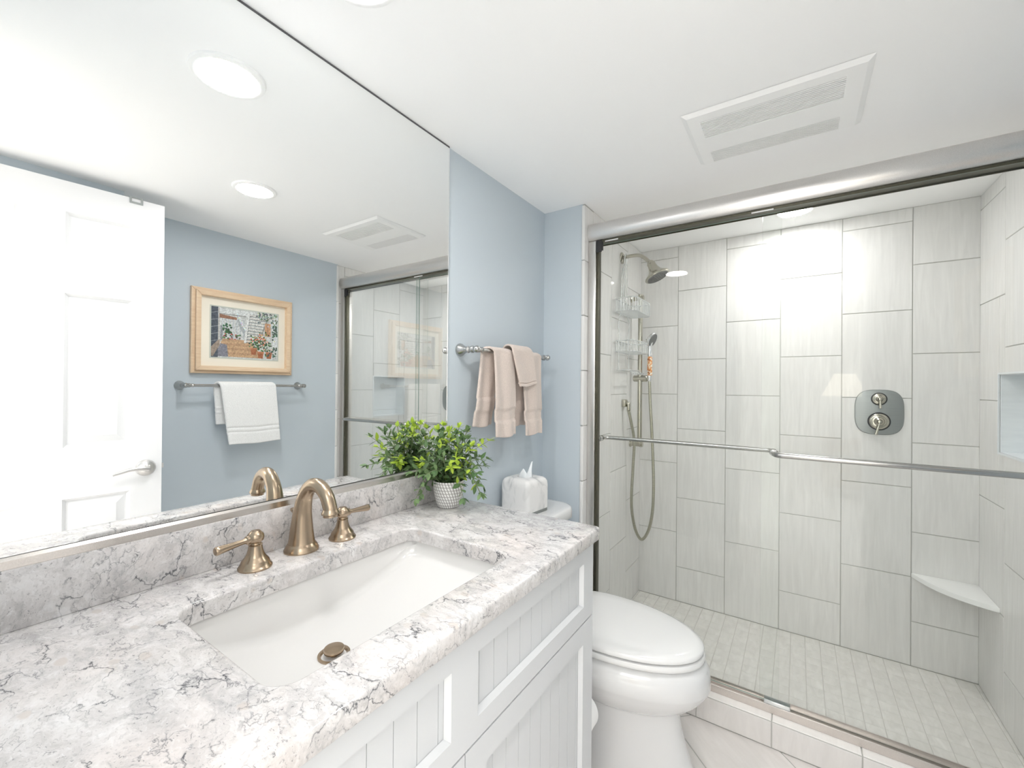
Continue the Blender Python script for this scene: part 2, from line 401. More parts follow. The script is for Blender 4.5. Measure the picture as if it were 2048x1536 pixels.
def prism(bm, poly, ext, mi=0, bev=0.0):
    ext = Vector(ext); a = [bm.verts.new(p) for p in poly]; b = [bm.verts.new(Vector(p) + ext) for p in poly]
    n = len(poly); fs = [bm.faces.new(a), bm.faces.new(list(reversed(b)))]
    for i in range(n):
        fs.append(bm.faces.new((a[i], b[i], b[(i + 1) % n], a[(i + 1) % n])))
    for f in fs: f.material_index = mi
    if bev:
        es = list({e for f in fs[:2] for e in f.edges})
        bmesh.ops.bevel(bm, geom=es, offset=bev, segments=2, affect='EDGES', profile=0.5)
def grid(bm, fn, nu, nv, mi=0):
    V = [[bm.verts.new(fn(i / nu, j / nv)) for j in range(nv + 1)] for i in range(nu + 1)]
    for i in range(nu):
        for j in range(nv):
            f = bm.faces.new((V[i][j], V[i + 1][j], V[i + 1][j + 1], V[i][j + 1])); f.material_index = mi
    return V
ORG = {}
def obj(name, bm, mats, parent=None, origin=None, ang=35, recalc=True):
    if parent is not None: o0 = ORG[parent.name]
    else: o0 = Vector(origin) if origin is not None else Vector((0, 0, 0))
    if recalc: bmesh.ops.recalc_face_normals(bm, faces=bm.faces)
    bmesh.ops.translate(bm, verts=bm.verts, vec=-o0)
    me = bpy.data.meshes.new(name); bm.to_mesh(me); bm.free()
    for m in (mats if isinstance(mats, (list, tuple)) else [mats]): me.materials.append(m)
    if ang:
        me.polygons.foreach_set('use_smooth', [True] * len(me.polygons))
        me.set_sharp_from_angle(angle=R(ang))
    o = bpy.data.objects.new(name, me); COL.objects.link(o)
    if parent is not None: o.parent = parent
    else: o.location = (o0.x, o0.y, o0.z + Z0)
    ORG[o.name] = o0
    return o
def tag(o, label, cat, group=None, kind=None):
    o['label'] = label
    if cat: o['category'] = cat
    if group: o['group'] = group
    if kind: o['kind'] = kind
    return o
def thing(name, label, cat, origin, group=None):
    o = bpy.data.objects.new(name, None); COL.objects.link(o)
    o.empty_display_size = 0.05
    o.location = (origin[0], origin[1], origin[2] + Z0); ORG[o.name] = Vector(origin)
    return tag(o, label, cat, group)
def struct(name, bm, mats, label=None, **k):
    o = obj(name, bm, mats, **k); o['kind'] = 'structure'
    if label: o['label'] = label
    return o

# ------------------------------------------------------------------ room dimensions
ZC, ZF, ZSF = 0.817, -1.265, -1.236       # ceiling, floor, shower floor
XR, XT = 1.622, 1.639                      # painted right wall, tiled right wall
YR, YB = 1.753, 2.58                       # return wall / curb face, shower back wall
YE = -0.05                                 # entry wall
XA = 1.418                                 # wall behind the open door
YA = 0.59

# painted walls
bm = B(); box(bm, (-0.12, YE - 0.12, ZF), (0, YR + 0.0, ZC))
struct('wall_left', bm, M['wall'], 'pale blue wall on the left, behind mirror and vanity')
bm = B(); box(bm, (-0.12, YR, ZF), (0.195, YB + 0.1, ZC))
struct('wall_return', bm, M['wall'], 'short pale blue return wall beside the shower')
bm = B(); box(bm, (XR, YA, ZF), (XR + 0.2, YR, ZC)); 
struct('wall_right', bm, M['wall'], 'pale blue wall on the right with picture and towel bar')
bm = B(); box(bm, (XA, YE - 0.12, ZF), (XR + 0.2, YA, ZC))
struct('wall_alcove', bm, M['wall'], 'blue wall jutting out behind the open door')
bm = B()
box(bm, (-0.12, YE - 0.12, ZF), (0.62, YE, ZC)); box(bm, (0.62, YE - 0.12, 0.775), (1.39, YE, ZC)); box(bm, (1.39, YE - 0.12, ZF), (XA + 0.02, YE, ZC))
struct('wall_entry', bm, M['wall'])
bm = B()
for x0, x1 in ((0.605, 0.632), (1.372, 1.392)): box(bm, (x0, YE - 0.135, ZF), (x1, YE + 0.004, 0.775), 0.003)
box(bm, (0.605, YE - 0.135, 0.765), (1.392, YE + 0.004, 0.79), 0.003)
struct('trim_1', bm, M['door'])
# ceiling and floor
bm = B(); box(bm, (-0.12, YE - 0.12, ZC), (XT + 0.3, YB + 0.1, ZC + 0.1))
struct('ceiling', bm, M['ceiling'], 'plain white ceiling')

def sub_rects(rc, hole):
    (a0, a1, b0, b1), (h0, h1, k0, k1) = rc, hole
    if h0 >= a1 or h1 <= a0 or k0 >= b1 or k1 <= b0: return [rc]
    out = []
    if a0 < h0: out.append((a0, h0, b0, b1))
    if h1 < a1: out.append((h1, a1, b0, b1))
    m0, m1 = max(a0, h0), min(a1, h1)
    if b0 < k0: out.append((m0, m1, b0, k0))
    if k1 < b1: out.append((m0, m1, k1, b1))
    return out
def tile_face(bm, uvl, place, rc, mi, seed, depth=0.0025, gap=0.0035):
    a0, a1, b0, b1 = rc; g = gap / 2; c = 0.0012
    if a1 - a0 < 0.008 or b1 - b0 < 0.008: return
    r = random.Random(seed); ou, ov = r.random() * 20, r.random() * 20
    def q(pts):
        f = bm.faces.new([bm.verts.new(place(a, b, d)) for a, b, d in pts]); f.material_index = mi
        for l, (a, b, d) in zip(f.loops, pts): l[uvl].uv = (a + ou, b + ov)
    o = [(a0 + g, b0 + g), (a1 - g, b0 + g), (a1 - g, b1 - g), (a0 + g, b1 - g)]
    i = [(a0 + g + c, b0 + g + c), (a1 - g - c, b0 + g + c), (a1 - g - c, b1 - g - c), (a0 + g + c, b1 - g - c)]
    q([(x, y, depth) for x, y in i])
    for k in range(4):
        n = (k + 1) % 4
        q([(*o[k], depth - c), (*o[n], depth - c), (*i[n], depth), (*i[k], depth)])
        q([(*o[k], -0.001), (*o[n], -0.001), (*o[n], depth - c), (*o[k], depth - c)])
ZJ = {'A': 0.158, 'B': -0.0425}
TH = 0.3985
def tile_wall(bm, place, cols, zlo, zhi, hole=None, mi=1):
    uvl = bm.loops.layers.uv.verify()
    for ci, (u0, u1, st) in enumerate(cols):
        k = math.floor((zlo - ZJ[st]) / TH)
        z = ZJ[st] + k * TH
        while z < zhi:
            rc = (u0, u1, max(z, zlo), min(z + TH, zhi))
            parts = [rc] if hole is None else sub_rects(rc, hole)
            for p in parts: tile_face(bm, uvl, place, p, mi, hash((ci, round(z * 100))) & 0xffff)
            z += TH
# shower back wall
bm = B(); bm.loops.layers.uv.verify()
box(bm, (0.19, YB, ZF), (XT + 0.02, YB + 0.1, ZC))
tile_wall(bm, lambda a, b, d: Vector((a, YB - d, b)),
          [(0.205, 0.423, 'B'), (0.423, 0.675, 'A'), (0.675, 0.926, 'B'), (0.926, 1.177, 'A'), (1.177, 1.427, 'B'), (1.427, XT, 'A')], ZSF, ZC)
struct('wall_shower_back', bm, [M['grout'], M['tile']], 'shower back wall of tall pale grey tiles', ang=0, recalc=False)
# shower left wall
bm = B(); bm.loops.layers.uv.verify()
box(bm, (0.185, YR + 0.002, ZF), (0.205, YB + 0.01, ZC))
tile_wall(bm, lambda a, b, d: Vector((0.205 + d, a, b)), [(1.849, 2.09, 'A'), (2.09, 2.335, 'B'), (2.335, YB, 'A')], ZSF, ZC)
uvl = bm.loops.layers.uv.verify()
z = 0.564 + 0.2471
while z > ZF - 0.24:
    tile_face(bm, uvl, lambda a, b, d: Vector((0.205 + d, a, b)), (YR, 1.849, max(z - 0.0, ZF), min(z + 0.2471, ZC)), 1, round(z * 50))
    z -= 0.2471
struct('wall_shower_left', bm, [M['grout'], M['tile']], 'narrow tiled left wall of the shower', ang=0, recalc=False)
# bullnose edge strips where tile meets paint (rounded end pieces)
def bullnose(name, x0, x1, label):
    bm = B()
    z = 0.564 + 0.2471
    while z > ZF - 0.24:
        a, b = max(z, ZF), min(z + 0.2471, ZC)
        if b - a > 0.01: box(bm, (x0, YR - 0.006, a + 0.0015), (x1, YR + 0.012, b - 0.0015), 0.004, 3)
        z -= 0.2471
    return struct(name, bm, M['tile'], label)
bullnose('trim_2', 0.193, 0.2085, 'rounded tile edge strip beside the blue return wall')
bullnose('trim_3', XR - 0.004, XT + 0.012, None)
# shower right wall with niche
NI = (2.075, 2.373, -0.237, 0.058); ND = 0.09
bm = B(); bm.loops.layers.uv.verify()
for r in sub_rects((YR, YB + 0.1, ZF, ZC), NI): box(bm, (XT, r[0], r[2]), (XT + 0.1, r[1], r[3]))
box(bm, (XT + ND, NI[0] - 0.02, NI[2] - 0.02), (XT + ND + 0.03, NI[1] + 0.02, NI[3] + 0.02))
tile_wall(bm, lambda a, b, d: Vector((XT - d, a, b)), [(YR, 1.82, 'A'), (1.82, 2.07, 'B'), (2.07, 2.32, 'A'), (2.32, YB, 'B')], ZSF, ZC, hole=NI)
uvl = bm.loops.layers.uv.verify()
def nface(place, rc, s): tile_face(bm, uvl, place, rc, 2, s, 0.002, 0.002)
nface(lambda a, b, d: Vector((XT + ND - d, a, b)), (NI[0], NI[1], NI[2], NI[2] + 0.035), 1)
nface(lambda a, b, d: Vector((XT + ND - d, a, b)), (NI[0], NI[1], NI[2] + 0.035, NI[3]), 2)
nface(lambda a, b, d: Vector((a, b, NI[2] + d)), (XT, XT + ND, NI[0], NI[1]), 3)
nface(lambda a, b, d: Vector((a, b, NI[3] - d)), (XT, XT + ND, NI[0], NI[1]), 4)
nface(lambda a, b, d: Vector((a, NI[0] + d, b)), (XT, XT + ND, NI[2], NI[3]), 5)
nface(lambda a, b, d: Vector((a, NI[1] - d, b)), (XT, XT + ND, NI[2], NI[3]), 6)
# thin rim around the niche
for r in ((NI[0] - 0.007, NI[1] + 0.007, NI[3], NI[3] + 0.007), (NI[0] - 0.007, NI[1] + 0.007, NI[2] - 0.007, NI[2]), (NI[0] - 0.007, NI[0], NI[2], NI[3]), (NI[1], NI[1] + 0.007, NI[2], NI[3])):
    box(bm, (XT - 0.005, r[0], r[2]), (XT + 0.002, r[1], r[3]), mi=2)
struct('wall_shower_right', bm, [M['grout'], M['tile'], M['niche']], 'tiled right shower wall with a recessed niche', ang=0, recalc=False)
# shower mosaic floor
bm = B(); bm.loops.layers.uv.verify(); uvl = bm.loops.layers.uv.verify()
box(bm, (0.19, 1.85, ZF), (XT + 0.02, YB + 0.02, ZSF - 0.0015))
S = 0.0587
i0 = math.floor((0.205 - 1.0965) / S)
for i in range(i0, i0 + 27):
    for j in range(14):
        x0, x1 = 1.0965 + i * S, 1.0965 + (i + 1) * S
        y1 = 2.575 - j * S; y0 = y1 - S
        x0, x1, y0 = max(x0, 0.205), min(x1, XT), max(y0, 1.866)
        if x1 - x0 > 0.01 and y1 - y0 > 0.01:
            tile_face(bm, uvl, lambda a, b, d: Vector((a, b, ZSF - 0.0015 + d)), (x0, x1, y0, y1), 1, i * 31 + j, 0.0018, 0.0026)
struct('floor_shower', bm, [M['groutlight'], M['mosaic']], 'shower floor of small square beige mosaic tiles', ang=0, recalc=False)
# curb
bm = B(); bm.loops.layers.uv.verify(); uvl = bm.loops.layers.uv.verify()
CT = -1.168
box(bm, (0.2, YR + 0.002, ZF), (XT, 1.868, CT - 0.002))
xs = [0.205, 0.436, 0.684, 0.9315, 1.179, 1.427, XT]
for i in range(6):
    tile_face(bm, uvl, lambda a, b, d: Vector((a, YR + 0.002 - d, b)), (xs[i], xs[i + 1], ZF + 0.002, CT - 0.004), 1, 90 + i)
    tile_face(bm, uvl, lambda a, b, d: Vector((a, b, CT - 0.002 + d)), (xs[i], xs[i + 1], YR, 1.868), 2, 110 + i)
struct('trim_4', bm, [M['grout'], M['curbtile'], M['curbtop']], 'tiled shower curb with cream top edge', ang=0, recalc=False)
# room floor, tiles laid on the diagonal
bm = B(); bm.loops.layers.uv.verify(); uvl = bm.loops.layers.uv.verify()
q = math.sqrt(0.5); SZ = 0.2957
def dplace(a, b, d): return Vector(((a + b) * q, (a - b) * q, ZF - 0.0015 + d))
for i in range(-6, 12):
    for j in range(-12, 12):
        a0 = 2.296 * q + (i - 4) * SZ; b0 = -1.09 * q + j * SZ
        ctr = dplace(a0 + SZ / 2, b0 + SZ / 2, 0)
        if -0.25 < ctr.x < XR + 0.1 and YE - 0.3 < ctr.y < YR + 0.2:
            tile_face(bm, uvl, dplace, (a0, a0 + SZ, b0, b0 + SZ), 1, i * 17 + j, 0.0018, 0.004)
bmesh.ops.bisect_plane(bm, geom=bm.verts[:] + bm.edges[:] + bm.faces[:], plane_co=(0, YR + 0.001, 0), plane_no=(0, 1, 0), clear_outer=True)
box(bm, (-0.12, YE - 0.12, ZF - 0.1), (XR + 0.2, YB + 0.1, ZF - 0.0015))
struct('floor', bm, [M['grout'], M['floortile']], 'pinkish stone tile floor laid on the diagonal', ang=0, recalc=False)

# ------------------------------------------------------------------ bedroom beyond the doorway
bm = B(); box(bm, (-1.0, -3.6, ZF - 0.1), (3.2, YE - 0.12, ZF)); struct('floor_bedroom', bm, M['bedfloor'])
bm = B(); box(bm, (-1.0, -3.6, 1.15), (3.2, YE - 0.12, 1.25)); struct('ceiling_bedroom', bm, M['ceiling'])
for nm, a, b in (('wall_bedroom_left', (-1.1, -3.6, ZF), (-1.0, YE - 0.12, 1.15)), ('wall_bedroom_right', (3.2, -3.6, ZF), (3.3, YE - 0.12, 1.15)),
                 ('wall_bedroom_back', (-1.0, -3.6, ZF), (3.2, -3.5, 1.15))):
    bm = B(); box(bm, a, b); struct(nm, bm, M['bedwall'])
bm = B()
for a, b in (((-1.0, YE - 0.14, ZF), (0.6, YE - 0.12, 1.15)), ((1.395, YE - 0.14, ZF), (3.2, YE - 0.12, 1.15)), ((0.6, YE - 0.14, 0.79), (1.395, YE - 0.12, 1.15)),
             ((-1.0, YE - 0.12, ZC + 0.1), (3.2, YE - 0.02, 1.2)), ((XR + 0.2, YE - 0.12, ZF), (3.2, YE - 0.02, 1.2)), ((-1.0, YE - 0.12, ZF), (-0.12, YE - 0.02, 1.2))):
    box(bm, a, b)
struct('wall_bedroom_front', bm, M['bedwall'])
t = thing('nightstand', 'brown wooden nightstand in the bedroom behind the doorway', 'nightstand', (1.5, -2.7, ZF))
bm = B(); box(bm, (1.25, -2.92, ZF + 0.12), (1.75, -2.5, -0.62), 0.006); box(bm, (1.23, -2.94, -0.62), (1.77, -2.48, -0.595), 0.005); obj('body', bm, M['wood'], t)
for sx in (1.27, 1.70):
    for sy in (-2.9, -2.55):
        bm = B(); box(bm, (sx, sy, ZF), (sx + 0.03, sy + 0.03, ZF + 0.13)); obj('leg', bm, M['wood'], t)
bm = B(); box(bm, (1.29, -2.505, -0.86), (1.71, -2.49, -0.66), 0.004); d = obj('drawer', bm, M['wood'], t)
bm = B(); lathe(bm, [(0.006, 0), (0.012, 0.01), (0.014, 0.018), (0.0, 0.024)], (1.5, -2.49, -0.76), (0, 1, 0), 20); obj('knob', bm, M['nickel'], d)
t = thing('table_lamp', 'bedside lamp with lit cream shade, seen as faint reflection in shower glass', 'lamp', (1.46, -2.7, -0.595))
bm = B(); lathe(bm, [(0.07, 0), (0.075, 0.01), (0.03, 0.03), (0.05, 0.10), (0.075, 0.18), (0.06, 0.27), (0.02, 0.34), (0.012, 0.46)], (1.46, -2.7, -0.595)); obj('base', bm, M['ceramic'], t)
bm = B(); lathe(bm, [(0.22, -0.09), (0.10, 0.17), (0.097, 0.17), (0.217, -0.09)], (1.46, -2.7, 0.0), cap=False); obj('lamp_shade', bm, M['shade'], t)

# ------------------------------------------------------------------ open door against the wall
DH = Vector((1.38, -0.012, 0)); DE = Vector((1.305, 0.696, 0))
ds = (DE - DH).normalized(); dn = Vector((ds.y, -ds.x, 0))   # dn points toward the wall behind
DT = 0.035
def D(s, t, z): return DH + ds * s + dn * t + Vector((0, 0, z))
def dbox(bm, s0, s1, t0, t1, z0, z1, bev=0.0):
    n0 = len(bm.verts); vs = box(bm, (s0, t0, z0), (s1, t1, z1), bev)
    bm.verts.ensure_lookup_table()
    for v in bm.verts[n0:]: v.co = D(*v.co)
DW = (DE - DH).length
bm = B()
Zs = [(0.448, 0.648), (-0.255, 0.338), (-1.03, -0.45)]
cs = [(0.107, 0.305), (0.415, 0.610)]
zt_, zb_ = 0.765, ZF + 0.012
for s0, s1 in ((0, cs[0][0]), (cs[0][1], cs[1][0]), (cs[1][1], DW)): dbox(bm, s0, s1, 0, DT, zb_, zt_)
for s0, s1 in cs:
    lo = [zb_, Zs[2][1], Zs[1][1], Zs[0][1]]; hi = [Zs[2][0], Zs[1][0], Zs[0][0], zt_]
    for a, b in zip(lo, hi): dbox(bm, s0, s1, 0, DT, a, b)
    for z0, z1 in Zs:
        dbox(bm, s0, s1, 0.012, DT - 0.012, z0, z1)
        for side in (0, 1):
            tt = lambda d: (d if side == 0 else DT - d)
            # sloping moulding and raised field
            def q4(o, i, do, di):
                for k in range(4):
                    n = (k + 1) % 4
                    vs = [bm.verts.new(D(o[k][0], tt(do), o[k][1])), bm.verts.new(D(o[n][0], tt(do), o[n][1])), bm.verts.new(D(i[n][0], tt(di), i[n][1])), bm.verts.new(D(i[k][0], tt(di), i[k][1]))]
                    bm.faces.new(vs)
            def rc(m): return [(s0 + m, z0 + m), (s1 - m, z0 + m), (s1 - m, z1 - m), (s0 + m, z1 - m)]
            q4(rc(0), rc(0.011), 0.0005, 0.0115)
            q4(rc(0.016), rc(0.042), 0.0118, 0.0045)
            f = rc(0.042); bm.faces.new([bm.verts.new(D(a, tt(0.0045), b)) for a, b in f])
door = struct('door_1', bm, M['door'], 'open white six panel door, seen in the mirror', origin=(1.38, -0.012, ZF), ang=20)
hs = 0.658; hz = -0.362
bm = B()
lathe(bm, [(0.0, 0.0), (0.034, 0.0), (0.034, 0.004), (0.030, 0.010), (0.018, 0.014), (0.012, 0.02), (0.012, 0.045), (0.0, 0.047)], D(hs, 0, hz), -dn)
tube(bm, [D(hs + 0.004, -0.042, hz), D(hs - 0.02, -0.046, hz + 0.004), D(hs - 0.055, -0.047, hz + 0.004), D(hs - 0.085, -0.046, hz - 0.004), D(hs - 0.108, -0.044, hz - 0.010)], [0.010, 0.009, 0.0075, 0.006, 0.005], n=6)
h = obj('door_handle', bm, M['nickel'], door); h['label'] = 'brushed nickel lever handle'
bm = B(); dbox(bm, DW - 0.0005, DW + 0.0015, 0.006, DT - 0.006, hz - 0.028, hz + 0.028); dbox(bm, DW, DW + 0.009, 0.012, 0.022, hz - 0.01, hz + 0.01)
obj('latch', bm, M['nickel'], door)
# over-door hook
t = None
bm = B()
s0h, s1h = 0.597, 0.640
dbox(bm, s0h, s1h, -0.003, DT + 0.003, 0.7655, 0.769)
for s_ in (s0h, s1h - 0.007): dbox(bm, s_, s_ + 0.007, -0.004, -0.001, 0.750, 0.769)
dbox(bm, s0h, s1h, -0.004, -0.001, 0.744, 0.751)
dbox(bm, s0h, s1h, DT + 0.001, DT + 0.004, 0.60, 0.769)
tag(obj('over_door_hook', bm, M['greynickel'], None, origin=D(0.62, 0, 0.768)), 'grey metal hook hanging over the top edge of the open door', 'hook')

# ------------------------------------------------------------------ mirror
MY1 = 1.0815
def mx(y): return 0.0065 + (1.085 - y) * 0.005
t = thing('wall_mirror', 'large frameless mirror covering the left wall above the counter', 'mirror', (0, 0.5, -0.268))
bm = B()
yA = YE + 0.003
prism(bm, [(0.0008, yA, -0.268), (mx(yA), yA, -0.268), (mx(MY1), MY1, -0.268), (0.0008, MY1, -0.268)], (0, 0, ZC - 0.001 + 0.268))
bmesh.ops.recalc_face_normals(bm, faces=bm.faces); bm.normal_update()
for f in bm.faces: f.material_index = 0 if f.normal.x > 0.5 else 1
obj('mirror_glass', bm, [M['mirror'], M['darkbronze']], t, ang=0)
bm = B()
prism(bm, [(mx(yA) - 0.003, yA, ZC - 0.0055), (mx(yA) + 0.0006, yA, ZC - 0.0055), (mx(MY1) + 0.0006, MY1, ZC - 0.0055), (mx(MY1) - 0.003, MY1, ZC - 0.0055)], (0, 0, 0.005))
o = obj('edge_trim', bm, M['darkgrey'], t, ang=0); o['label'] = 'thin dark upper edge'
bm = B(); box(bm, (0.0008, MY1 - 0.0016, -0.266), (mx(MY1) + 0.0008, MY1 + 0.0006, ZC - 0.006)); obj('side_edge', bm, M['chrome'], t, ang=0)
bm = B()
prism(bm, [(0.0185, yA, -0.2835), (0.0185, yA, -0.2705), (mx(yA) + 0.001, yA, -0.266), (mx(yA) + 0.001, yA, -0.2835)], (0, 0.985 - yA + 0.095, 0))
c = obj('bottom_channel', bm, M['channel'], t, ang=0); c['label'] = 'brushed aluminium channel'

# ------------------------------------------------------------------ vanity
ZT = -0.378; TK = 0.034; CX = 0.562; CY1 = 1.087
t = thing('vanity_cabinet', 'white vanity cabinet with beadboard panels under the quartz counter', 'cabinet', (0.27, 0.5, ZF))
FX = 0.545
bm = B(); 
box(bm, (0.002, YE + 0.004, ZF + 0.09), (FX - 0.019, 0.02, ZT - TK)); 
box(bm, (0.002, 1.058, ZF), (FX - 0.019, 1.076, ZT - TK))
box(bm, (0.002, 0.02, ZF + 0.09), (0.02, 1.058, ZT - TK)); box(bm, (0.02, 0.02, ZF + 0.09), (FX - 0.019, 1.058, ZF + 0.108))
box(bm, (FX - 0.06, 0.02, ZF + 0.09), (FX - 0.019, 1.058, ZF + 0.13)); box(bm, (FX - 0.05, 0.02, -0.64), (FX - 0.019, 1.058, -0.59)); box(bm, (FX - 0.05, 0.02, -0.45), (FX - 0.019, 1.058, ZT - TK))
box(bm, (FX - 0.075, YE + 0.004, ZF), (FX - 0.06, 1.06, ZF + 0.09))
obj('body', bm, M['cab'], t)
def front(bm, y0, y1, z0, z1, opens, bead=0.0448, ph=0.018):
    """shaker style front in the x = FX plane with beadboard insets"""
    ys = [y0]
    for (a, b, c, d) in opens: ys += [a, b]
    ys.append(y1)
    x0 = FX - 0.019
    for i in range(0, len(ys), 2): box(bm, (x0, ys[i], z0), (FX, ys[i + 1], z1))
    for (a, b, c, d) in opens:
        box(bm, (x0, a, z0), (FX, b, c)); box(bm, (x0, a, d), (FX, b, z1))
        # sloped inner edge
        e = 0.006; xi = FX - 0.011
        o = [(a, c), (b, c), (b, d), (a, d)]; n_ = [(a + e, c + e), (b - e, c + e), (b - e, d - e), (a + e, d - e)]
        for k in range(4):
            m_ = (k + 1) % 4
            bm.faces.new([bm.verts.new((FX - 0.0003, *o[k])), bm.verts.new((FX - 0.0003, *o[m_])), bm.verts.new((xi, *n_[m_])), bm.verts.new((xi, *n_[k]))])
        yy = b - ph
        edges = []
        while yy > a: edges.append(yy); yy -= bead
        edges = [b] + edges + [a]
        for k in range(len(edges) - 1):
            h_, l_ = edges[k], edges[k + 1]
            if h_ - l_ > 0.004: box(bm, (x0 + 0.001, l_ + 0.0006, c), (FX - 0.0115, h_ - 0.0006, d))
        box(bm, (x0, a, c), (FX - 0.0150, b, d))
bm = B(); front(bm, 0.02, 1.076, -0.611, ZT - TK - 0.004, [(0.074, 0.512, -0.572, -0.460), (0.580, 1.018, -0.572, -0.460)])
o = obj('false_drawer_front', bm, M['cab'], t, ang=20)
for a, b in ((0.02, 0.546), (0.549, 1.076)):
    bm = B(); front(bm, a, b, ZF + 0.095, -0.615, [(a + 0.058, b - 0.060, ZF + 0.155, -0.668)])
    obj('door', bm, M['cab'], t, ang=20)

# counter top with sink cut-out
SX0, SX1, SY0, SY1, SR = 0.146, 0.472, 0.272, 0.790, 0.035
def rrect(x0, x1, y0, y1, r, n=8):
    p = []
    for cx, cy, a0 in ((x1 - r, y1 - r, 0), (x0 + r, y1 - r, 90), (x0 + r, y0 + r, 180), (x1 - r, y0 + r, 270)):
        for k in range(n + 1): a = R(a0 + 90 * k / n); p.append((cx + r * math.cos(a), cy + r * math.sin(a)))
    return p
t = thing('vanity_countertop', 'white quartz vanity countertop with dark veins and sink cut-out', 'countertop', (0.28, 0.5, ZT - TK))
bm = B()
inner = rrect(SX0, SX1, SY0, SY1, SR)
outer = rrect(0.002, CX, YE + 0.003, CY1, 0.012, 8)
def band(ringA, zA, ringB, zB):
    a = [bm.verts.new((x, y, zA)) for x, y in ringA]; b = [bm.verts.new((x, y, zB)) for x, y in ringB]
    n = len(a)
    for k in range(n): bm.faces.new((a[k], a[(k + 1) % n], b[(k + 1) % n], b[k]))
def inset(x0, x1, y0, y1, r, e): return rrect(x0 + e, x1 - e, y0 + e, y1 - e, max(r - e, 0.002))
O = lambda e: inset(0.002, CX, YE + 0.003, CY1, 0.012, e)
I = lambda e: inset(SX0, SX1, SY0, SY1, SR, -e)
prof = [(0.0052, 0), (0.0026, 0.0008), (0.0008, 0.0026), (0, 0.0055)]
# top face between outer and inner loops
a = [bm.verts.new((x, y, ZT)) for x, y in O(prof[0][0])]; b = [bm.verts.new((x, y, ZT)) for x, y in I(prof[0][0])]
n = len(a)
for k in range(n): bm.faces.new((a[k], a[(k + 1) % n], b[(k + 1) % n], b[k]))
for k in range(3):
    band(O(prof[k][0]), ZT - prof[k][1], O(prof[k + 1][0]), ZT - prof[k + 1][1])
    band(I(prof[k][0]), ZT - prof[k][1], I(prof[k + 1][0]), ZT - prof[k + 1][1])
band(O(0), ZT - 0.0055, O(0), ZT - TK + 0.003); band(O(0), ZT - TK + 0.003, O(0.003), ZT - TK)
band(I(0), ZT - 0.0055, I(0), ZT - TK)
band(O(0.003), ZT - TK, I(0), ZT - TK)
bmesh.ops.remove_doubles(bm, verts=bm.verts, dist=0.0002)
obj('slab', bm, M['quartz'], t, ang=50)
bm = B(); box(bm, (0.002, YE + 0.003, ZT), (0.020, CY1 - 0.001, -0.2838), 0.0015)
obj('backsplash', bm, M['quartz'], t)

# sink
t = thing('bathroom_sink', 'rectangular white undermount sink set into the quartz counter', 'sink', (0.3, 0.53, -0.52))
bm = B()
X0, X1, Y0, Y1 = SX0 - 0.005, SX1 + 0.005, SY0 - 0.005, SY1 + 0.005
DR = (0.285, 0.476)
ZR = ZT - TK
def zfloor(y):
    """long concave ramps rising from the drain to both ends"""
    h = (Y1 - DR[1]) if y > DR[1] else (DR[1] - Y0)
    f = min(1.0, abs(y - DR[1]) / h)
    return -0.503 + (0.064 if y > DR[1] else 0.058) * f ** 1.9
def corner(y):
    c = 0.036; d = min(y - Y0, Y1 - y)
    return c - math.sqrt(max(0.0, c * c - max(0.0, c - d) ** 2)) if d < c else 0.0
def section(y, k, ins=0.0):
    """cross-section at y; k scales the depth (0 at the rim, 1 at the floor)"""
    zf = zfloor(y); e = corner(y) + ins
    a, b = X0 + e, X1 - e
    dr_ = 0.010 * k; rf = 0.020
    pts = [(a, ZR), (a + dr_ * 0.5, ZR + (zf - ZR) * 0.5 * k)]
    for q_ in range(7):
        an = math.pi / 2 * q_ / 6
        pts.append((a + dr_ + rf * (1 - math.cos(an)), zf + rf * (1 - math.sin(an))))
    for q_ in range(1, 12): 
        f = q_ / 12; pts.append((a + dr_ + rf + (b - a - 2 * dr_ - 2 * rf) * f, zf - 0.004 * math.sin(math.pi * f)))
    for q_ in range(7):
        an = math.pi / 2 * (1 - q_ / 6)
        pts.append((b - dr_ - rf * (1 - math.cos(an)), zf + rf * (1 - math.sin(an))))
    pts += [(b - dr_ * 0.5, ZR + (zf - ZR) * 0.5 * k), (b, ZR)]
    return [Vector((x, y, ZR + (z_ - ZR) * k)) for x, z_ in pts]
ys_ = [Y0 + (Y1 - Y0) * q_ / 60 for q_ in range(61)]
st = [section(Y0 + 0.0002, 0.0)] + [section(Y0 + 0.001 + 0.008 * (1 - math.cos(math.pi / 2 * q_ / 5)), math.sin(math.pi / 2 * q_ / 5)) for q_ in range(1, 6)]
st += [section(y, 1.0) for y in ys_ if Y0 + 0.012 < y < Y1 - 0.012]
st += [section(Y1 - 0.001 - 0.008 * (1 - math.cos(math.pi / 2 * q_ / 5)), math.sin(math.pi / 2 * q_ / 5)) for q_ in range(5, 0, -1)] + [section(Y1 - 0.0002, 0.0)]
rings(bm, st, closed_u=False, cap=False)
